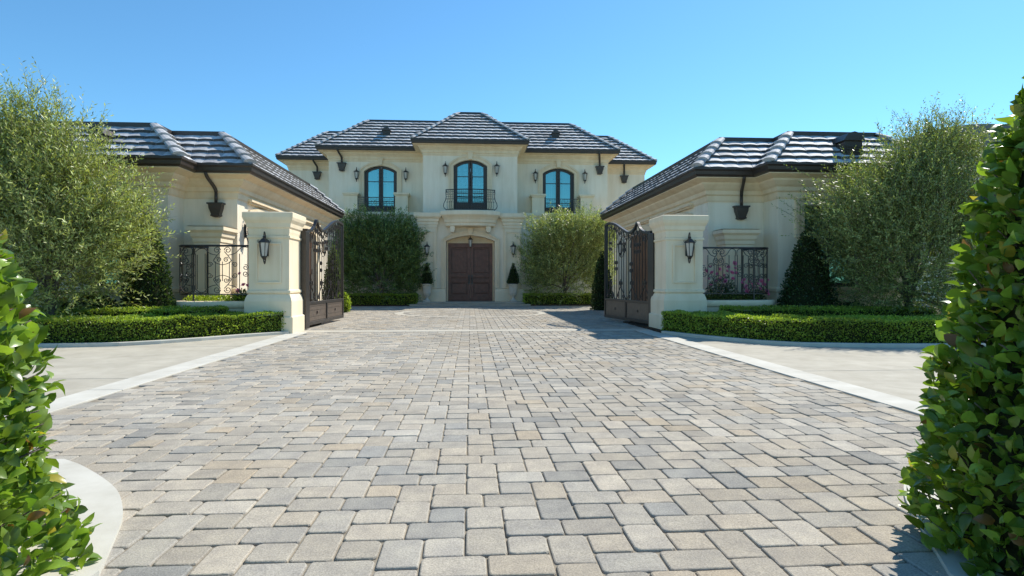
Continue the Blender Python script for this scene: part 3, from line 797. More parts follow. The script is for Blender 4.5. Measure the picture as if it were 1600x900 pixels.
# pendant over the door
pl = thing('pendant_lantern', 'dark hanging lantern in the arch above the front door', 'lantern', (0, 25.25, 2.60))
m = MB(); m.lathe([(.005, -.20), (.03, -.19), (.05, -.17), (.03, -.165)], 6); m.lathe([(.10, .12), (.11, .135), (.06, .19), (.025, .22), (.012, .27)], 6)
for k in range(6):
    t = 2 * math.pi * k / 6; m.tube([(.09 * math.cos(t), .09 * math.sin(t), .13), (.05 * math.cos(t), .05 * math.sin(t), -.17)], .009, 4)
m.build('lamp_body', 'iron', pl)
m = MB(); m.lathe([(.04, -.16), (.075, .12)], 6); m.build('lamp_glass', 'lglass', pl)
m = MB(); m.tube([(0, 0, .26), (0, 0, .30)], .012, 6); m.lathe([(.06, .29), (.05, .30)], 8); m.build('ceiling_rod', 'iron', pl)

# ================================================================ GATE PILLARS
def pillar(xc, yc, label):
    r = thing('gate_pillar', label, 'pillar', (xc, yc, 0), group='cream stone gate pillars')
    h = .37
    def sq(k): return [(-k, -k), (k, -k), (k, k), (-k, k)]
    m = MB(); m.sweep(sq(h), [(.09, 0), (.09, .30), (.075, .315), (.06, .32), (.06, .60), (.045, .66), (.02, .72), (0, .74)], True); m.quad(*[(x, y, .74) for x, y in sq(h)]); m.build('plinth', 'pier', r)
    m = MB(); m.sweep(sq(h), [(0, .741), (.028, .76), (.028, .80), (0, .82), (0, 1.78), (.022, 1.79), (.022, 1.83), (0, 1.84)], True); m.build('shaft', 'pier', r)
    m = MB(); m.sweep(sq(h), [(0, 1.841), (.008, 1.90), (.008, 1.96), (.03, 1.99), (.04, 2.06), (.075, 2.12), (.09, 2.17), (.09, 2.255), (.07, 2.27)], True); m.quad(*[(x, y, 2.27) for x, y in sq(h + .07)]); m.build('cap', 'pier', r)
    m = MB(); a, b, z0, z1, q = -.235, .235, .94, 1.70, .035
    for (x0, x1, zz0, zz1) in ((a, a + q, z0, z1), (b - q, b, z0, z1), (a + q, b - q, z0, z0 + q), (a + q, b - q, z1 - q, z1)): m.box(x0, x1, -h - .030, -h - .001, zz0, zz1, .008)
    m.build('panel_moulding', 'pier', r)
    return r
PLX, PRX, PY = -3.76, 4.19, 11.89
pillar(PLX, PY, 'square cream gate pillar left of the drive with a lantern on its face')
pillar(PRX, PY, 'square cream gate pillar right of the drive with a lantern on its face')
for X, px, lab in ((PLX, 416.5, 'dark lantern on the face of the left gate pillar'), (PRX, 1074, 'dark lantern on the face of the right gate pillar')):
    Y = PY - .372; x = gx(px, Y); place_lantern((x, Y, gz(390, x, Y)), 0, lab, .92, G1)
for s, xw, yy, lab in ((-1, -4.94, 13.55, 'dark lantern on the left wing wall behind the left gate pillar'), (-1, -4.94, 20.1, 'dark lantern at the far end of the left wing court wall'),
                       (1, 5.21, 13.4, 'dark lantern on the right wing wall behind the right gate pillar'), (1, 5.21, 20.0, 'dark lantern on the right wing wall seen through the right gate leaf')):
    place_lantern((xw - s * .002, yy, 2.08), R(90) if s < 0 else R(-90), lab, 1.0 if yy > 15 else 1.05, G1)

# ================================================================ GATES
def gate(hinge, free, label, mirror):
    dx, dy = free[0] - hinge[0], free[1] - hinge[1]; L = math.hypot(dx, dy); rz = math.atan2(dy, dx)
    r = thing('iron_gate', label, 'gate', (hinge[0], hinge[1], 0), rz, 'wrought iron drive gates')
    crest = smooth_line([(0, 2.03), (.30 * L / 2.9, 2.04), (.52, 2.13), (.70, 2.29), (.86, 2.16), (1.15, 2.10), (1.5, 2.20), (1.95, 2.36), (2.4, 2.44), (L, 2.41)], 5)
    def zt(s):
        for (a, b) in zip(crest, crest[1:]):
            if a[0] <= s <= b[0] + 1e-6: return a[1] + (b[1] - a[1]) * (s - a[0]) / max(1e-6, b[0] - a[0])
        return crest[-1][1]
    m = MB()
    m.box(-.05, .06, -.045, .045, .05, 2.05, .006); m.box(L - .05, L + .01, -.03, .03, .06, 2.42, .005)
    m.box(.061, L - .051, -.028, .028, .06, .13, .005); m.box(.061, L - .051, -.03, .03, .49, .55, .005)
    m.box(L * .5 - .04, L * .5 + .04, -.034, .034, .131, .489, .005)
    top = []
    for s, z in crest: top.append([(s, -.03, z - .03), (s, .03, z - .03), (s, .03, z + .025), (s, -.03, z + .025)])
    m.grid(top, True); m.quad(*top[0]); m.quad(*top[-1])
    m.build('frame', 'iron', r)
    for (a, b) in ((.061, L * .5 - .041), (L * .5 + .041, L - .051)):
        k = MB(); k.box(a, b, -.012, .012, .131, .489)
        for sg in (-1, 1):
            k.box(a + .03, b - .03, sg * .013, sg * .02, .15, .17); k.box(a + .03, b - .03, sg * .013, sg * .02, .45, .47); k.box(a + .03, b - .03, sg * .013, sg * .02, .235, .25); k.box(a + .03, b - .03, sg * .013, sg * .02, .37, .385)
            k.box((a + b) / 2 - .03, (a + b) / 2 + .03, sg * .013, sg * .035, .28, .34, .006)
        for e in (a + .06, b - .06):
            pass
        k.build('kick_panel', 'ironlight', r)
    n = 18
    for i in range(1, n):
        s = L * i / n; t = MB(); t.box(s - .0075, s + .0075, -.0075, .0075, .55, zt(s) - .028); t.build('picket', 'iron', r)
    def scr(lines, rad=.008):
        for ln in lines: t = MB(); t.tube([(p[0], 0, p[1]) for p in ln], rad, 4); t.build('scroll', 'iron', r)
    # crest scrolls hanging under the curved top rail
    k = 9
    for i in range(k):
        s = .16 + (L - .3) * (i + .5) / k; z = zt(s) - .11
        scr([spiral(s - .06, z, .075, 1.4, math.pi / 2, 1), spiral(s + .06, z - .02, .075, 1.4, math.pi / 2, -1), smooth_line([(s - .06, z - .06), (s, z - .16), (s + .01, z - .24)], 4)], .009)
    # knots half way up
    for s, z in ((.62, 1.72), (.78, 1.72), (1.45, 1.80), (2.35, 1.86), (1.05, 1.30), (1.95, 1.36)):
        scr([spiral(s - .045, z + .07, .05, 1.3, 0, 1), spiral(s + .045, z + .07, .05, 1.3, math.pi, -1), spiral(s - .045, z - .07, .05, 1.3, 0, -1), spiral(s + .045, z - .07, .05, 1.3, math.pi, 1)], .010)
    # tent shaped foot ornaments
    for i in range(4):
        s = L * (i + .5) / 4; w = L / 8 - .03
        scr([[(s - w, .55), (s, .86)], [(s + w, .55), (s, .86)], spiral(s - .06, .93, .06, 1.4, -1.2, 1), spiral(s + .06, .93, .06, 1.4, 4.3, -1), spiral(s - w * .5, .63, .06, 1.3, 1.6, 1), spiral(s + w * .5, .63, .06, 1.3, 1.6, -1), [(s, .86), (s, 1.03)]], .011)
    p = MB(); p.box(-.30, -.07, -.05, .10, .02, 1.98, .006) if mirror else p.box(-.30, -.07, -.10, .05, .02, 1.98, .006)
    p.build('hinge_post', 'iron', r)
gate((-3.36, 12.55), (-3.22, 15.4), 'open black iron gate leaf left of the drive, its kick panels grey in the sun', False)
gate((3.84, 12.55), (3.46, 15.2), 'open black iron gate leaf right of the drive, its kick panels brown in shade', True)

# ================================================================ WING PIERS, PLANTER WALLS AND CURVED RAILINGS
def wing_pier(xa, xb, ya, yb, label):
    r = thing('stone_pier', label, 'pillar', ((xa + xb) / 2, (ya + yb) / 2, 0), group='stone piers against the wing walls')
    path = [(xa + .11, yb), (xa + .11, ya + .11), (xb - .11, ya + .11), (xb - .11, yb)]
    m = MB(); m.sweep(path, [(.05, 0), (.05, .60), (0, .66), (0, 1.76)]); wpart(r, m, 'shaft', 'pier')
    m = MB(); m.sweep(path, [(0, 1.761), (.02, 1.77), (.02, 1.84), (.05, 1.88), (.06, 1.95), (.11, 2.0), (.11, 2.07), (.0, 2.09)]); m.quad((xa, ya, 2.085), (xb, ya, 2.085), (xb, yb, 2.085), (xa, yb, 2.085)); wpart(r, m, 'cap', 'pier')
wing_pier(-5.65, -4.92, 12.36, 13.12, 'stone pier with moulded cap behind the left curved railing')
wing_pier(5.31, 6.14, 12.32, 12.86, 'stone pier with moulded cap behind the right curved railing')
def fence_path(s):
    if s < 0: c = (-5.30, 12.0); r_ = .27; x0 = -4.16; ye = 12.37; xe = -5.2
    else: c = (5.82, 12.0); r_ = .27; x0 = 4.60; ye = 12.33; xe = 5.7
    pts = [(x0, c[1] - r_)]
    x = x0
    while abs(x - c[0]) > .1: x += s * .08; pts.append((x, c[1] - r_))
    for i in range(13):
        a = -math.pi / 2 + math.pi * i / 12; pts.append((c[0] + s * r_ * math.cos(a), c[1] + r_ * math.sin(a)))
    pts += [(xe + (c[0] - xe) * .5, (c[1] + r_ + ye) / 2 - .0), (xe, ye - .02)]
    return pts
def curved_fence(s, lab1, lab2):
    pts = fence_path(s)
    r = thing('planter_wall', lab1, 'planter', (pts[8][0], pts[8][1], 0), group='low curved planter walls')
    path = pts if s > 0 else list(reversed(pts))
    prof = [(-.09, 0), (.09, 0), (.09, .46), (.11, .47), (.13, .50), (.14, .53), (.14, .585), (.12, .60), (-.12, .60), (-.12, .5), (-.09, .46)]
    short = pts[:22]
    path = short if s > 0 else list(reversed(short))
    m = MB(); m.sweep(path, prof[:3] + [(-.09, .46), (-.09, 0)]); wpart(r, m, 'wall', 'pier')
    m = MB(); m.sweep(path, [(-.09, .461), (.09, .461), (.11, .47), (.13, .50), (.14, .53), (.14, .585), (.12, .60), (-.12, .60), (-.12, .5), (-.09, .461)]); wpart(r, m, 'coping', 'pier', True)
    f = thing('iron_railing', lab2, 'railing', (pts[8][0], pts[8][1], .6), group='curved wrought iron railings')
    cum = [0]
    for a, b in zip(pts, pts[1:]): cum.append(cum[-1] + math.hypot(b[0] - a[0], b[1] - a[1]))
    L = cum[-1]
    def at_s(u):
        u = min(max(u, 0), L)
        for i in range(len(cum) - 1):
            if u <= cum[i + 1] + 1e-9:
                t = (u - cum[i]) / max(1e-9, cum[i + 1] - cum[i]); a, b = pts[i], pts[i + 1]
                return (a[0] + (b[0] - a[0]) * t, a[1] + (b[1] - a[1]) * t)
        return pts[-1]
    def W(u, z): p = at_s(u); return (p[0], p[1], z)
    N = 60
    t = MB(); t.tube([W(L * i / N, 1.65) for i in range(N + 1)], .020, 5); wpart(f, t, 'top_rail', 'iron')
    t = MB(); t.tube([W(L * i / N, .73) for i in range(N + 1)], .014, 4); wpart(f, t, 'bottom_rail', 'iron')
    for u in (.02, L * .5, L - .02):
        t = MB(); t.tube([W(u, .601), W(u, 1.66)], .018, 4); wpart(f, t, 'post', 'iron')
    mw = .86; k = max(1, int(round(L / mw))); mw = L / k; gq = mw / .62
    def sc(lines, rad=.0085):
        for ln in lines: t = MB(); t.tube([W(u, z) for u, z in ln], rad, 4); wpart(f, t, 'scroll', 'iron')
    def scr(c, lines): sc([[(c + du * gq, z) for du, z in ln] for ln in lines])
    for i in range(k):
        c = (i + .5) * mw; h = .31
        for du in (-.075, 0, .075):
            t = MB(); t.tube([W(c + du * gq, .98), W(c + du * gq, 1.35)], .0075, 4); wpart(f, t, 'baluster', 'iron')
        for du in (-h + .02, -.185, .185, h - .02):
            t = MB(); t.tube([W(c + du * gq, .82), W(c + du * gq, 1.50)], .0085, 4); wpart(f, t, 'baluster', 'iron')
        for zz, sg in ((1.57, 1), (.81, -1)):
            e = 1 / gq
            def sp(x, z, r, t0, d): return [(x + (p - x) * 1, q) for p, q in [(x + (pp - x) * e, qq) for pp, qq in spiral(x, z, r, 1.35, t0, d)]]
            scr(c, [sp(-.058, zz - sg * .005, .066, 0, sg), sp(.058, zz - sg * .005, .066, math.pi, -sg),
                smooth_line([(-.02, zz - sg * .03), (-.07, zz - sg * .13), (-.09, zz - sg * .22), (0, zz - sg * .28), (.09, zz - sg * .22), (.07, zz - sg * .13), (.02, zz - sg * .03)], 4),
                sp(-.04, zz - sg * .185, .050, 2.6, -sg), sp(.04, zz - sg * .185, .050, .5, sg),
                smooth_line([(-.06, zz - sg * .10), (-.14, zz - sg * .06), (-.21, zz + sg * .05), (-h + .02, zz + sg * .03), (-h + .015, zz - sg * .09)], 4),
                smooth_line([(.06, zz - sg * .10), (.14, zz - sg * .06), (.21, zz + sg * .05), (h - .02, zz + sg * .03), (h - .015, zz - sg * .09)], 4),
                sp(-.135, zz - sg * .28, .055, 0, sg), sp(.135, zz - sg * .28, .055, math.pi, -sg)])
        scr(c, [sp(-.25, 1.24, .058, 1.3, 1), sp(-.25, 1.12, .058, math.pi, 1)])
curved_fence(-1, 'low curved stone planter wall left of the left gate pillar', 'curved black iron railing with scrolls left of the left gate pillar')
curved_fence(1, 'low curved stone planter wall right of the right gate pillar', 'curved black iron railing in front of pink roses right of the right gate pillar')

# ================================================================ PLANTS
def leaf_mesh(name, C, D, N, Ln, Wd, tone, mat, parent=None, fancy=False, extra=None):
    """C base points, D directions, N approximate leaf normals (all Nx3), Ln/Wd arrays, tone Nx3"""
    C = np.asarray(C, float); D = np.asarray(D, float); N = np.asarray(N, float)
    D /= np.linalg.norm(D, axis=1, keepdims=True) + 1e-9
    S = np.cross(D, N); S /= np.linalg.norm(S, axis=1, keepdims=True) + 1e-9
    N = np.cross(S, D); n = len(C)
    Ln = np.asarray(Ln)[:, None]; Wd = np.asarray(Wd)[:, None]
    if fancy:      # 11 points: folded midrib, curved tip
        rowsp = []
        for t, w, b in ((.0, .05, 0), (.25, .80, .05), (.52, 1.0, .04), (.78, .68, -.04)):
            mid = C + D * Ln * t + N * Ln * b
            rowsp += [mid - S * Wd * w * .5 + N * Wd * .16 * w, mid, mid + S * Wd * w * .5 + N * Wd * .16 * w]
        rowsp.append(C + D * Ln - N * Ln * .14)
        V = np.stack(rowsp, 1).reshape(-1, 3); per = 13
        q = [(0, 1, 4, 3), (1, 2, 5, 4), (3, 4, 7, 6), (4, 5, 8, 7), (6, 7, 10, 9), (7, 8, 11, 10)]; tr = [(9, 10, 12), (10, 11, 12)]
        loops = np.concatenate([np.array(q).ravel(), np.array(tr).ravel()]); sizes = [4] * 6 + [3] * 2
    else:
        mid = C + D * Ln * .5
        V = np.stack([C, mid - S * Wd * .5 + N * Wd * .12, C + D * Ln, mid + S * Wd * .5 + N * Wd * .12], 1).reshape(-1, 3); per = 4
        loops = np.array([0, 1, 2, 0, 2, 3]); sizes = [3, 3]
    lv = (loops[None, :] + (np.arange(n) * per)[:, None]).ravel(); sz = np.tile(sizes, n)
    T = np.repeat(np.asarray(tone, np.float32), per, axis=0)
    if extra is not None:
        EV, EF = extra
        base = len(V); V = np.concatenate([V, np.array(EV)]); T = np.concatenate([T, np.tile(np.array([[.02, .025, .012]], np.float32), (len(EV), 1))])
        lv = np.concatenate([lv] + [np.array(f) + base for f in EF]); sz = np.concatenate([sz, [len(f) for f in EF]])
    me = bpy.data.meshes.new(name); me.vertices.add(len(V)); me.vertices.foreach_set('co', V.ravel().astype(np.float32))
    me.loops.add(len(lv)); me.loops.foreach_set('vertex_index', lv.astype(np.int32))
    st = np.concatenate([[0], np.cumsum(sz)[:-1]]); me.polygons.add(len(sz)); me.polygons.foreach_set('loop_start', st.astype(np.int32)); me.polygons.foreach_set('loop_total', np.asarray(sz, np.int32))
    me.update(calc_edges=True); me.validate()
    a = me.color_attributes.new('tone', 'FLOAT_COLOR', 'POINT'); a.data.foreach_set('color', np.concatenate([T, np.ones((len(T), 1), np.float32)], 1).ravel())
    if fancy: me.polygons.foreach_set('use_smooth', [True] * len(me.polygons))
    me.materials.append(M[mat])
    o = bpy.data.objects.new(name, me); COL.objects.link(o)
    if parent is not None: o.parent = parent; 
    return o
def unit(a): return a / (np.linalg.norm(a, axis=-1, keepdims=True) + 1e-9)
def tones(n, c1, c2, jit=.15):
    t = NP.rand(n, 1); k = 1 + NP.uniform(-jit, jit, (n, 1))
    return (np.array(c1) * (1 - t) + np.array(c2) * t) * k

def olive_tree(name, label, X, Y, lobes, nspray, c1, c2, trunk_h, seed, leaf=(.055, .016), spray=(.28, .5), cat='tree', group=None, lpn=17, upb=.55, limbs=9, shoots=()):
    """lobes: (dx,dy,z,rx,ry,rz) ellipsoids of the crown"""
    st = np.random.RandomState(seed); rr = random.Random(seed)
    root = thing(name, label, cat, (X, Y, 0), group=group)
    lob = np.array(lobes, float); vol = lob[:, 3] * lob[:, 4] * lob[:, 5]; pick = st.choice(len(lob), nspray, p=vol / vol.sum())
    u = unit(st.normal(size=(nspray, 3))); rad = st.uniform(.0, 1, (nspray, 1)) ** .42
    # ragged outline: clumps push out or in
    ph = st.uniform(0, 6.28, 6)
    clump = 1 + .20 * np.sin(5 * u[:, :1] + 4 * u[:, 2:] + ph[0]) + .15 * np.sin(9 * u[:, 1:2] - 7 * u[:, :1] + ph[1]) + .09 * np.sin(15 * u[:, 2:] + 11 * u[:, 1:2] + ph[2])
    C = lob[pick][:, :3] + u * rad * clump * lob[pick][:, 3:]
    keep = C[:, 2] > .08; C = C[keep]; u = u[keep]
    ns = len(C)
    if len(shoots):
        C = np.concatenate([C, np.array([q[:3] for q in shoots], float)]); u = np.concatenate([u, np.tile([[0, 0, 1.]], (len(shoots), 1))])
    n = len(C)
    axis = np.array([0, 0, trunk_h])
    out = unit(C - axis); D = unit(out + np.array([0, 0, upb]) + st.normal(scale=.45, size=(n, 3)))
    L = st.uniform(spray[0], spray[1], n); ctone = 1 + st.uniform(-.28, .28, (n, 1))
    for q_, sh in enumerate(shoots): D[ns + q_] = unit(np.array(sh[3:6], float)); L[ns + q_] = sh[6]
    t = np.linspace(.08, 1, lpn)
    bend = st.normal(scale=.25, size=(n, 3)) + np.array([0, 0, -.18])
    P = C[:, None, :] + D[:, None, :] * (L[:, None, None] * t[None, :, None]) + bend[:, None, :] * (L[:, None, None] * (t ** 2)[None, :, None]) * .6
    side = unit(np.cross(D, st.normal(size=(n, 3)))); side2 = np.cross(D, side)
    ang = st.uniform(0, 6.28, (n, lpn)) * .25 + np.arange(lpn)[None, :] * 2.4
    rdir = side[:, None, :] * np.cos(ang)[..., None] + side2[:, None, :] * np.sin(ang)[..., None]
    ld = unit(D[:, None, :] * .75 + rdir * .8 + st.normal(scale=.15, size=(n, lpn, 3)))
    ln = unit(rdir * -.5 + D[:, None, :] * .5 + st.normal(scale=.5, size=(n, lpn, 3)))
    tn = (np.array(c1) + (np.array(c2) - np.array(c1)) * st.uniform(0, 1, (n, lpn, 1))) * ctone[:, None, :] * st.uniform(.8, 1.2, (n, lpn, 1))
    sz = st.uniform(.75, 1.25, n * lpn)
    # twigs as very thin brown blades
    Cw = np.concatenate([P.reshape(-1, 3), C]); Dw = np.concatenate([ld.reshape(-1, 3), D + bend * .3]); Nw = np.concatenate([ln.reshape(-1, 3), side])
    Lw = np.concatenate([leaf[0] * sz, L]); Ww = np.concatenate([leaf[1] * sz, np.full(n, .008)]); Tw = np.concatenate([tn.reshape(-1, 3), np.tile([[.13, .115, .08]], (n, 1))])
    leaf_mesh('crown', Cw, Dw, Nw, Lw, Ww, Tw, 'leaf', root)
    tb = MB()
    base_r = .07 + .012 * trunk_h
    trunk = smooth_line([(0, 0, -.05), (.03, .02, trunk_h * .4), (-.03, .04, trunk_h * .8), (0, 0, trunk_h)], 4); tb.tube(trunk, base_r, 8, base_r * .7)
    for i in range(limbs):
        q = C[rr.randrange(n)]; z0 = trunk_h * rr.uniform(.45, 1); m_ = ((q[0]) * .45 + rr.uniform(-.1, .1), q[1] * .45 + rr.uniform(-.1, .1), z0 + (q[2] - z0) * .6)
        tb.tube(smooth_line([(0, 0, z0), m_, tuple(q)], 5), base_r * .5, 6, .012)
    tb.build('trunk', 'bark', root, True)
    return root
GREEN_A, GREEN_B = (.19, .235, .06), (.50, .53, .20)
DK_A, DK_B = (.045, .070, .026), (.13, .165, .065)
# left olive
XL, YL = gx(75, 10.5), 10.55
olive_tree('olive_tree', 'large feathery grey-green olive tree before the left wing', XL, YL,
           [(-.1, 0, 1.9, 1.30, .95, 1.25), (-.75, .1, 2.6, .95, .8, 1.10), (.65, -.1, 1.65, .90, .75, .62), (-.35, 0, 3.3, .55, .5, .7), (-.2, 0, .85, 1.0, .7, .6), (.82, -.1, 1.95, .6, .5, .35), (.1, 0, 2.7, .75, .6, .6)], 5600, GREEN_A, GREEN_B, 1.1, 3, cat='tree', group='olive trees beside the gate', leaf=(.075, .019), spray=(.36, .74))
XR, YR = gx(1420, 10.9), 10.9
SH = []
for k in range(210):
    a_ = rnd.uniform(-.45, 1.7); SH.append((a_, rnd.uniform(-.2, .3), 3.5 - .25 * (a_ < .3) + rnd.uniform(-.35, .22) - .35 * abs(a_ - .75) ** 1.5, rnd.uniform(-.75, .45), rnd.uniform(-.3, .3), 1, rnd.uniform(.35, .85) * (1.15 if .2 < a_ < 1.3 else .8)))
olive_tree('olive_tree', 'large dense olive tree with blue-green top shoots before the right wing', XR, YR,
           [(0, 0, 1.75, 1.5, 1.0, 1.3), (-.95, -.1, 2.0, .90, .75, .95), (1.25, .1, 2.0, .9, .8, 1.1), (.6, .1, 2.5, 1.15, .85, 1.05), (.55, .1, 3.35, .85, .6, .60), (.1, 0, .8, 1.3, .8, .6), (-.2, 0, 2.6, .9, .7, .6)], 6300, (.13, .18, .05), (.37, .42, .16), 1.1, 5, cat='tree', group='olive trees beside the gate', leaf=(.06, .019), spray=(.34, .68), shoots=SH)
# tall shrubs at the house
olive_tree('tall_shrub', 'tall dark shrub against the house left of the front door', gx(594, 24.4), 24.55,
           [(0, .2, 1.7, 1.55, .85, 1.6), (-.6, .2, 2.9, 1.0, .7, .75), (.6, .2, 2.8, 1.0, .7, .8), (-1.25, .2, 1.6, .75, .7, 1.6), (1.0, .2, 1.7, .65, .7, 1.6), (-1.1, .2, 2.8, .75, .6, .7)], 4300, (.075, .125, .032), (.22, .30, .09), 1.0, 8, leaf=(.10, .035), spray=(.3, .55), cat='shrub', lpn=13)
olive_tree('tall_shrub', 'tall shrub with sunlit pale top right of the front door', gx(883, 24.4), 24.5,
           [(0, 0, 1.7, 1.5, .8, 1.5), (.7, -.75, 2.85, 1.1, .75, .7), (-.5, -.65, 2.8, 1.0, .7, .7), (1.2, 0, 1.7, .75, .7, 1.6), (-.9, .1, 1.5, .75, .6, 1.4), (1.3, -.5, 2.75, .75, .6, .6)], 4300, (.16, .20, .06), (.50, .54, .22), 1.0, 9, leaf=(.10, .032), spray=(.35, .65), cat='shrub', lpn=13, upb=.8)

def revolve(prof, c, n=14):
    V, Fc = [], []
    for r, z in prof:
        for k in range(n): V.append((c[0] + r * math.cos(2 * math.pi * k / n), c[1] + r * math.sin(2 * math.pi * k / n), c[2] + z))
    for i in range(len(prof) - 1):
        for k in range(n): Fc.append((i * n + k, i * n + (k + 1) % n, (i + 1) * n + (k + 1) % n, (i + 1) * n + k))
    return V, Fc
def cone_shrub(name, label, X, Y, prof, nleaf, leaf, c1, c2, seed, mat='hedgeleaf', fancy=False, cat='shrub', group=None, z0=0., core=.86, shell=.16, jit=.8, stem=True):
    """clipped plant of revolution; prof = (radius,height) bottom to top"""
    st = np.random.RandomState(seed); root = thing(name, label, cat, (X, Y, z0), group=group)
    pr = np.array(prof); 
    zs = st.uniform(0, 1, nleaf * 3) * pr[-1, 1]; rs = np.interp(zs, pr[:, 1], pr[:, 0])
    keep = st.uniform(0, 1, nleaf * 3) < (rs + .03) / (pr[:, 0].max() + .03); zs = zs[keep][:nleaf]; rs = rs[keep][:nleaf]; n = len(zs)
    a = st.uniform(0, 6.2832, n); wob = 1 + .05 * np.sin(3 * a + zs * 9 + seed) + .035 * np.sin(7 * a - zs * 15)
    depth = 1 - shell * st.uniform(0, 1, n) ** 1.2
    r = rs * wob * depth
    C = np.stack([r * np.cos(a), r * np.sin(a), zs], 1)
    o = np.stack([np.cos(a), np.sin(a), np.full(n, .35)], 1)
    D = unit(o * .8 + np.array([0, 0, .35]) + st.normal(scale=jit * .6, size=(n, 3))); N = unit(o * .6 + np.array([0, 0, .7]) + st.normal(scale=jit * .7, size=(n, 3)))
    s = st.uniform(.65, 1.2, n)
    t = st.uniform(0, 1, (n, 1)) ** 1.3; T = (np.array(c1) * (1 - t) + np.array(c2) * t) * (1 + st.uniform(-.2, .2, (n, 1)))
    if fancy:
        T *= st.uniform(.62, 1.25, (n, 1)); y = st.uniform(0, 1, n) < .03; T[y] = np.array([.42, .36, .05]); y = st.uniform(0, 1, n) < .02; T[y] = np.array([.20, .11, .04])
    ex = revolve([(max(.005, q * core - .01), z) for q, z in prof[:-1]] + [(.004, prof[-1][1] * .97)], (0, 0, 0))
    if stem:
        leaf_mesh('foliage', C, D, N, leaf[0] * s, leaf[1] * s, T, mat, root, fancy)
        m = MB(); m.v, m.f = [tuple(p) for p in ex[0]], list(ex[1]); m.mi = [0] * len(m.f); m.build('twigs', 'core', root, True)
    if fancy:
        b = MB()
        for k in range(190):
            a_ = st.uniform(0, 6.2832); z_ = st.uniform(.02, .78) * pr[-1, 1]; r_ = float(np.interp(z_, pr[:, 1], pr[:, 0]))
            q0 = (r_ * .55 * math.cos(a_), r_ * .55 * math.sin(a_), z_ - .05); q2 = (r_ * 1.0 * math.cos(a_ + .25), r_ * 1.0 * math.sin(a_ + .25), z_ + st.uniform(.02, .12)); q1 = tuple((u_ + v_) / 2 + st.uniform(-.02, .02) for u_, v_ in zip(q0, q2))
            b.tube(smooth_line([q0, q1, q2], 3), .0045, 5, .002)
        b.build('stems', 'bark', root, True)
    return root
BOX1, BOX2 = (.15, .225, .028), (.40, .50, .08)
DKB1, DKB2 = (.025, .05, .016), (.07, .115, .038)
cone_shrub('conical_shrub', 'dark clipped cone shrub at the left wing corner, half behind the olive tree', gx(231, 11.45), 11.45, [(.46, 0), (.45, .3), (.36, 1.0), (.24, 1.6), (.12, 2.0), (.02, 2.2)], 6500, (.05, .032), DKB1, DKB2, 21, group='cone shrubs by the wings')
cone_shrub('conical_shrub', 'dark ragged cone shrub at the right wing corner beside the railing', gx(1262, 11.6), 11.6, [(.60, 0), (.60, .3), (.48, .8), (.32, 1.3), (.20, 1.7), (.02, 2.05)], 6000, (.06, .036), DKB1, DKB2, 22, group='cone shrubs by the wings', shell=.3, jit=1.1)
cone_shrub('conical_shrub', 'slim green cone shrub seen through the left gate leaf', gx(521, 19.9), 19.9, [(.36, 0), (.34, .4), (.26, 1.1), (.14, 1.75), (.02, 2.15)], 2500, (.07, .045), (.05, .09, .025), (.15, .21, .06), 23, group='cone shrubs by the wings')
cone_shrub('conical_shrub', 'slim dark cone shrub just beyond the right gate leaf', gx(941, 20.2), 20.2, [(.36, 0), (.34, .4), (.28, 1.0), (.16, 1.6), (.02, 2.0)], 2500, (.07, .045), DKB1, DKB2, 24, group='cone shrubs by the wings')
for k, (px, Y, z, lab, w_) in enumerate(((150, 11.3, .75, 'dark low round shrub under the left olive tree', .42), (118, 11.2, .6, 'smaller dark low shrub nearest the frame under the left olive tree', .4), (1330, 11.6, .55, 'dark low shrub under the window of the right wing', .4), (535, 19.3, .62, 'small bright green round shrub at the free end of the left gate leaf', .26))):
    c1, c2 = (DKB1, DKB2) if k < 3 else BOX_ if False else (BOX1, BOX2)
    if k < 3: c1, c2 = DKB1, DKB2
    cone_shrub('round_shrub', lab, gx(px, Y), Y, [(w_ * .7, 0), (w_, z * .35), (w_ * .85, z * .7), (w_ * .4, z * .95), (.02, z)], 1800, (.06, .035), c1, c2, 30 + k, group='low round shrubs', shell=.3, jit=1)
# urns with clipped cones by the door
def urn(X, Y, z, label):
    r = thing('stone_urn', label, 'urn', (X, Y, z), group='stone urns by the front door')
    m = MB(); m.box(-.14, .14, -.14, .14, 0, .07, .008); m.build('foot', 'urn', r)
    m = MB(); prof = [(.12, .071), (.09, .10), (.06, .15), (.055, .19), (.085, .215), (.085, .24), (.13, .27), (.155, .33), (.165, .36), (.15, .37), (.165, .52), (.185, .66), (.21, .70), (.215, .73), (.19, .74), (.17, .70)]
    rows = []
    for rr_, z_ in prof:
        fl = .10 if (.25 < z_ < .35 or .38 < z_ < .68 or .365 < z_ < .375) else 0
        rows.append([(rr_ * (1 - fl * (q % 2)) * math.cos(2 * math.pi * q / 40), rr_ * (1 - fl * (q % 2)) * math.sin(2 * math.pi * q / 40), z_) for q in range(40)])
    m.grid(rows, True); m.quad(*reversed(rows[0])); m.quad(*rows[-1]); m.build('bowl', 'urn', r)
    return r
for px, lab, lab2 in ((667, 'white fluted stone urn left of the front door', 'dark clipped cone in the left urn by the front door'), (802, 'white fluted stone urn right of the front door', 'dark clipped cone in the right urn by the front door')):
    X = gx(px, 24.62); urn(X, 24.62, .14, lab)
    cone_shrub('topiary_cone', lab2, X, 24.62, [(.17, 0), (.24, .07), (.22, .22), (.13, .5), (.06, .70), (.015, .86)], 1500, (.05, .03), DKB1, DKB2, 41 if px < 700 else 42, z0=.86, group='topiary cones in urns', shell=.12, jit=.6)

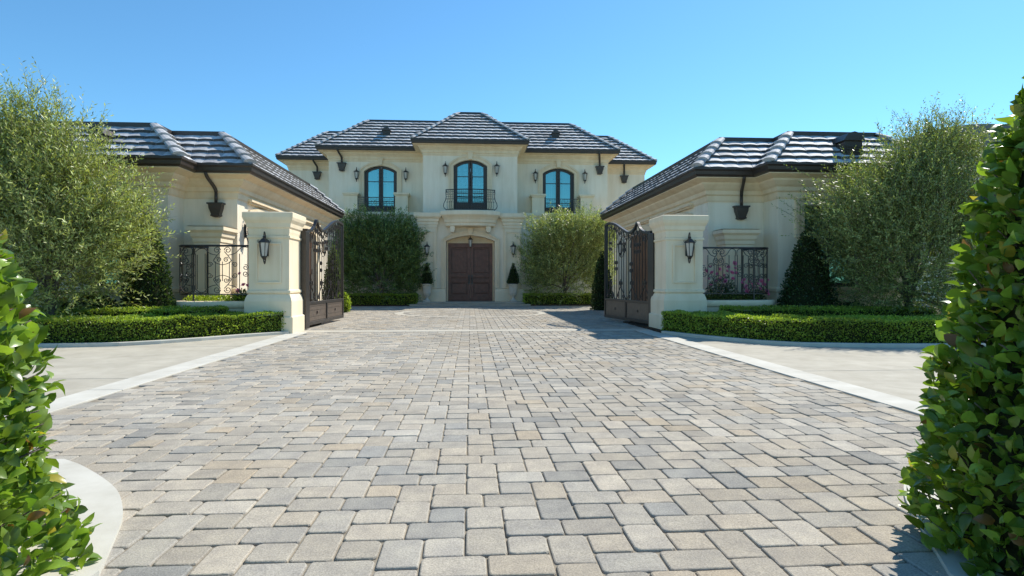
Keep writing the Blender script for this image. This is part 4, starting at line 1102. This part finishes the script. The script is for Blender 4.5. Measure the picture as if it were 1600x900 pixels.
# ---- clipped hedges
def hedge(name, label, front, depth, h, dens, leaf, seed, c1, c2, group=None, z0=.03, inward=1, up=None):
    """front = plan polyline; hedge body lies on its +Y side (offset by depth)"""
    st = np.random.RandomState(seed); P = np.array(front); seg = np.linalg.norm(np.diff(P, axis=0), axis=1); cum = np.concatenate([[0], np.cumsum(seg)]); L = cum[-1]
    root = thing(name, label, 'hedge', (P[:, 0].mean(), P[:, 1].mean(), 0), group=group); ox, oy = root.location.x, root.location.y
    def pos(s): return np.stack([np.interp(s, cum, P[:, 0]), np.interp(s, cum, P[:, 1])], 1)
    def nor(s):
        e = .05; d = pos(np.minimum(s + e, L)) - pos(np.maximum(s - e, 0)); d = unit(d); n = np.stack([d[:, 1], -d[:, 0]], 1)
        n[n[:, 1] > 0] *= -1; return n          # outward = toward -Y
    def hh(s, q): return h * (1 + .05 * np.sin(s * 4.1 + q * 5) + .03 * np.sin(s * 9.7 + 2 + q * 11))
    nf, nt, ne = int(L * h * dens), int(L * depth * dens * .8), int(depth * h * dens)
    Cs, Os = [], []
    s = st.uniform(0, L, nf); z = st.uniform(.0, 1, nf); n2 = nor(s); p = pos(s) - n2 * (st.uniform(0, .05, (nf, 1)) + .015 * np.sin(s * 7 + z * 9)[:, None])
    Cs.append(np.column_stack([p, z0 + z * hh(s, 0)])); Os.append(np.column_stack([n2, np.full(nf, .25)]))
    s = st.uniform(0, L, nt); q = st.uniform(0, 1, nt); n2 = nor(s); p = pos(s) - n2 * (q * depth)[:, None]
    Cs.append(np.column_stack([p, z0 + hh(s, q) - st.uniform(0, .04, nt)])); Os.append(np.column_stack([n2 * .1, np.ones(nt)]))
    for e in (0, L):
        q = st.uniform(0, 1, ne); z = st.uniform(0, 1, ne); ss = np.full(ne, e); n2 = nor(ss); p = pos(ss) - n2 * (q * depth)[:, None]
        t = np.column_stack([n2[:, 1], -n2[:, 0]]); t = t * (1 if (t[0] @ (pos(np.array([e]))[0] - pos(np.array([L / 2]))[0])) > 0 else -1)
        Cs.append(np.column_stack([p + t * st.uniform(-.03, .02, (ne, 1)), z0 + z * hh(ss, q)])); Os.append(np.column_stack([t, np.full(ne, .25)]))
    C = np.concatenate(Cs); O = np.concatenate(Os)
    free = np.ones(len(C), bool)
    for px_ in (PLX, PRX): free &= ~((np.abs(C[:, 0] - px_) < .45) & (np.abs(C[:, 1] - PY) < .45))
    C = C[free]; O = O[free]; n = len(C)
    C[:, 0] -= ox; C[:, 1] -= oy
    D = unit(O * .7 + np.array([0, 0, .35]) + st.normal(scale=.55, size=(n, 3))); N = unit(O * .5 + np.array([0, 0, .5]) + st.normal(scale=.55, size=(n, 3)))
    sc = st.uniform(.7, 1.3, n); t = st.uniform(0, 1, (n, 1)); T = (np.array(c1) * (1 - t) + np.array(c2) * t) * (1 + .22 * np.sin(C[:, :1] * 3.1 + C[:, 1:2] * 2) * .6 + st.uniform(-.18, .18, (n, 1)))
    leaf_mesh('foliage', C, D, N, leaf[0] * sc, leaf[1] * sc, T, 'hedgeleaf', root)
    m = MB(); ss = np.linspace(.02, L - .02, max(8, int(L / .2))); nn = nor(ss); pp = pos(ss); rows = []
    for a, b, s_ in zip(pp, nn, ss):
        f = a - b * .045; k = a - b * (depth - .02); zt = float(z0 + hh(np.array([s_]), np.array([.5]))[0] - .045)
        rows.append([(f[0] - ox, f[1] - oy, 0.0), (f[0] - ox, f[1] - oy, zt), (k[0] - ox, k[1] - oy, zt), (k[0] - ox, k[1] - oy, 0.0)])
    m.grid(rows); m.quad(*rows[0]); m.quad(*rows[-1]); m.build('twigs', 'core', root)
    return root
def sub(path, d): return [(x, y + d) for x, y in path]
hl = [(HL[0][0], HL[0][1] + .05), (HL[1][0], HL[1][1] + .10)] + sub(HL, .13)[2:]; hr = sub(HR, .13)
hedge('box_hedge', 'long low bright green clipped hedge curving along the left side drive', hl, .85, .36, 4200, (.032, .019), 51, BOX1, BOX2, 'clipped hedges by the gate')
hedge('box_hedge', 'long low clipped hedge curving along the right side drive', hr, .85, .36, 4200, (.032, .019), 52, BOX1, BOX2, 'clipped hedges by the gate')
hedge('box_hedge', 'shorter back hedge between the left front hedge and the planter wall', [(-4.35, 11.1), (-4.9, 10.75), (-5.8, 10.55), (-8.0, 10.5)], .55, .46, 3400, (.034, .021), 53, BOX1, BOX2, 'clipped hedges by the gate')
hedge('box_hedge', 'shorter back hedge between the right front hedge and the planter wall', [(4.75, 11.15), (5.3, 10.85), (6.0, 10.6), (8.6, 10.55)], .55, .44, 3400, (.034, .021), 54, BOX1, BOX2, 'clipped hedges by the gate')
for s, lab in ((-1, 'low straight hedge at the foot of the house left of the porch'), (1, 'low straight hedge at the foot of the house right of the porch')):
    x0, x1 = (gx(538, 24.1), gx(650, 24.1)) if s < 0 else (gx(820, 24.1), gx(934, 24.1))
    hedge('box_hedge', lab, [(x0, 24.05), ((x0 + x1) / 2, 24.05), (x1, 24.05)], .6, .42, 1500, (.055, .035), 55 + s, BOX1, BOX2, 'clipped hedges at the house')
# ---- roses and ground cover in the planters
def rose_bush(X, Y, label, spots, seed, w=.38, h=.75):
    st = np.random.RandomState(seed); r = thing('rose_bush', label, 'flowers', (X, Y, .3), group='pink rose bushes behind the railings')
    n = 1500; u = unit(st.normal(size=(n, 3))); C = u * (st.uniform(.2, 1, (n, 1)) ** .6) * np.array([w, .14, h * .5]) + np.array([0, 0, h * .45])
    leaf_mesh('foliage', C, unit(u + st.normal(scale=.6, size=(n, 3))), unit(st.normal(size=(n, 3)) + np.array([0, 0, .6])), st.uniform(.035, .06, n), st.uniform(.022, .035, n), tones(n, (.03, .055, .02), (.09, .14, .05)), 'hedgeleaf', r)
    fm = None
    for (fx, fy, fz) in spots:
        if fm is None:
            m = MB()
            for k in range(3):
                for j in range(6):
                    a = 2 * math.pi * j / 6 + k * .5; rr = .055 - k * .016; t = .02 + k * .012
                    p = [(0, 0, -.01), (rr * .8 * math.cos(a - .5), rr * .8 * math.sin(a - .5), t), (rr * 1.05 * math.cos(a), rr * 1.05 * math.sin(a), t + .012), (rr * .8 * math.cos(a + .5), rr * .8 * math.sin(a + .5), t)]
                    m.quad(*p)
            fm = m.build('flower', 'petal', r, False, (fx, fy, fz)); fo = fm
        else:
            fo = fm.copy(); COL.objects.link(fo); fo.parent = r; fo.location = (fx, fy, fz)
        fo.rotation_euler = (st.uniform(.4, 1.4), st.uniform(-.5, .5), st.uniform(-1.2, 1.2)); k = st.uniform(.65, 1.1); fo.scale = (k, k, k)
    m = MB()
    for k in range(7): m.tube(smooth_line([(0, 0, -.1), (st.uniform(-.15, .15), 0, h * .35), (st.uniform(-w, w) * .8, st.uniform(-.1, .1), h * .8)], 3), .008, 4)
    m.build('stems', 'bark', r)
    return r
def spots(X, Y, pxs): 
    out = []
    for px, py in pxs:
        yy = Y + rnd.uniform(-.10, .02); x = gx(px, yy); out.append((x - X, yy - Y, gz(py, x, yy) - .3))
    return out
Yr = 12.02; X1 = gx(1128, Yr); X2 = gx(1176, Yr)
rose_bush(X1, Yr, 'tall rose bush with pale pink blooms next to the right gate pillar', spots(X1, Yr, [(1103, 424), (1113, 427), (1121, 428.5), (1131, 431), (1138, 417), (1147, 412), (1148, 420), (1126, 436), (1106, 436), (1143, 427), (1118, 441), (1109, 418), (1135, 424), (1151, 427), (1124, 421), (1133, 440), (1111, 446), (1145, 436)]), 61, .36, .80)
rose_bush(X2, Yr, 'lower rose bush with magenta blooms at the outer end of the right railing', spots(X2, Yr, [(1160, 443), (1166, 447), (1170, 441), (1183, 444), (1190, 440), (1197, 455), (1164, 451), (1176, 449), (1199, 438), (1163, 438), (1174, 444), (1187, 451), (1194, 446), (1179, 438), (1168, 456), (1200, 460)]), 62, .30, .52)
X3 = gx(378, Yr)
rose_bush(X3, Yr, 'small rose bush with a few pale pink blooms beside the left gate pillar', spots(X3, Yr, [(375, 428), (381, 446), (387, 447), (372, 455)]), 63, .20, .55)
st = np.random.RandomState(71)
for s, lab, xa, xb, c1, c2 in ((-1, 'bright yellow-green ground cover in the left planter', -5.4, -4.2, (.16, .24, .02), (.36, .44, .05)), (1, 'sparse green ground cover in the right planter', 4.6, 5.9, (.06, .09, .02), (.18, .22, .05))):
    n = 1800; C = np.column_stack([st.uniform(xa, xb, n), st.uniform(11.78, 12.15, n), st.uniform(.52, .68, n)])
    o = leaf_mesh('ground_cover', C, unit(st.normal(size=(n, 3)) + np.array([0, 0, .9])), unit(st.normal(size=(n, 3)) + np.array([0, -.4, .8])), st.uniform(.04, .07, n), st.uniform(.02, .03, n), tones(n, c1, c2), 'hedgeleaf')
    tag(o, lab, 'ground cover', kind='stuff')
    g = MB(); g.box(xa, xb, 11.82, 12.22, .05, .56); struct(g.build('planter_soil', 'soil'))
# ---- big leafy columns in the foreground
LA, LB = (.095, .18, .024), (.29, .42, .065)
cone_shrub('laurel_shrub', 'big glossy leafed clipped shrub at the left edge, bright in the sun', -1.86, 1.85, [(.60, -.02), (.575, .15), (.535, .35), (.505, .60), (.47, .82), (.41, 1.05), (.26, 1.38), (.03, 1.75)], 6400, (.062, .035), LA, LB, 81, 'bigleaf', True, group='clipped laurel shrubs in the foreground', core=.72, shell=.24, jit=.95)
cone_shrub('laurel_shrub', 'taller glossy leafed clipped shrub at the right edge with yellowing leaves', 2.145, 1.85, [(.54, -.02), (.55, .25), (.54, .42), (.49, .58), (.44, .75), (.42, .98), (.38, 1.17), (.325, 1.34), (.255, 1.58), (.16, 1.76), (.03, 1.95)], 8600, (.065, .037), LA, LB, 82, 'bigleaf', True, group='clipped laurel shrubs in the foreground', core=.80, shell=.30, jit=1.0)

# ================================================================ LIGHT, SKY, CAMERA
EL, AZ = R(46), R(43)                                   # sun behind right of the house
sd = Vector((math.cos(EL) * math.cos(AZ), math.cos(EL) * math.sin(AZ), math.sin(EL)))
sun = bpy.data.lights.new('sun', 'SUN'); sun.energy = 2.65; sun.angle = R(.53); sun.color = (1, .95, .86)
so = bpy.data.objects.new('sun', sun); COL.objects.link(so); so.rotation_euler = sd.to_track_quat('Z', 'Y').to_euler(); so.location = (20, 20, 30)
wd = bpy.data.worlds.new('World'); scene.world = wd; wd.use_nodes = True; nt = wd.node_tree
bg = nt.nodes['Background']; sk = nd(nt, 'ShaderNodeTexSky', sky_type='NISHITA'); sk.sun_disc = False; sk.sun_elevation = EL
sk.sun_rotation = math.pi / 2 - AZ                       # rotation 0 = +Y, clockwise
sk.altitude = 200; sk.air_density = 1.0; sk.dust_density = .15; sk.ozone_density = 3.0
tint = nd(nt, 'ShaderNodeMixRGB', blend_type='MULTIPLY'); tint.inputs['Fac'].default_value = 1; tint.inputs['Color2'].default_value = (.40, .65, .72, 1)
nt.links.new(sk.outputs[0], tint.inputs['Color1']); nt.links.new(tint.outputs[0], bg.inputs['Color']); bg.inputs['Strength'].default_value = .108
cam = bpy.data.cameras.new('camera'); co = bpy.data.objects.new('camera', cam); COL.objects.link(co); scene.camera = co
co.location = (0, 0, H); co.rotation_euler = (R(90), 0, -TH)
cam.sensor_width = 36; cam.lens = 36 * F / 1600; cam.shift_y = -10 / 1600; cam.clip_start = .05; cam.clip_end = 2000
vs = scene.view_settings; vs.view_transform = 'Standard'; vs.look = 'None'; vs.gamma = 1; vs.exposure = 1.27; vs.use_curve_mapping = False
scene.render.film_transparent = False
scene.cycles.max_bounces = 8; scene.cycles.transparent_max_bounces = 12
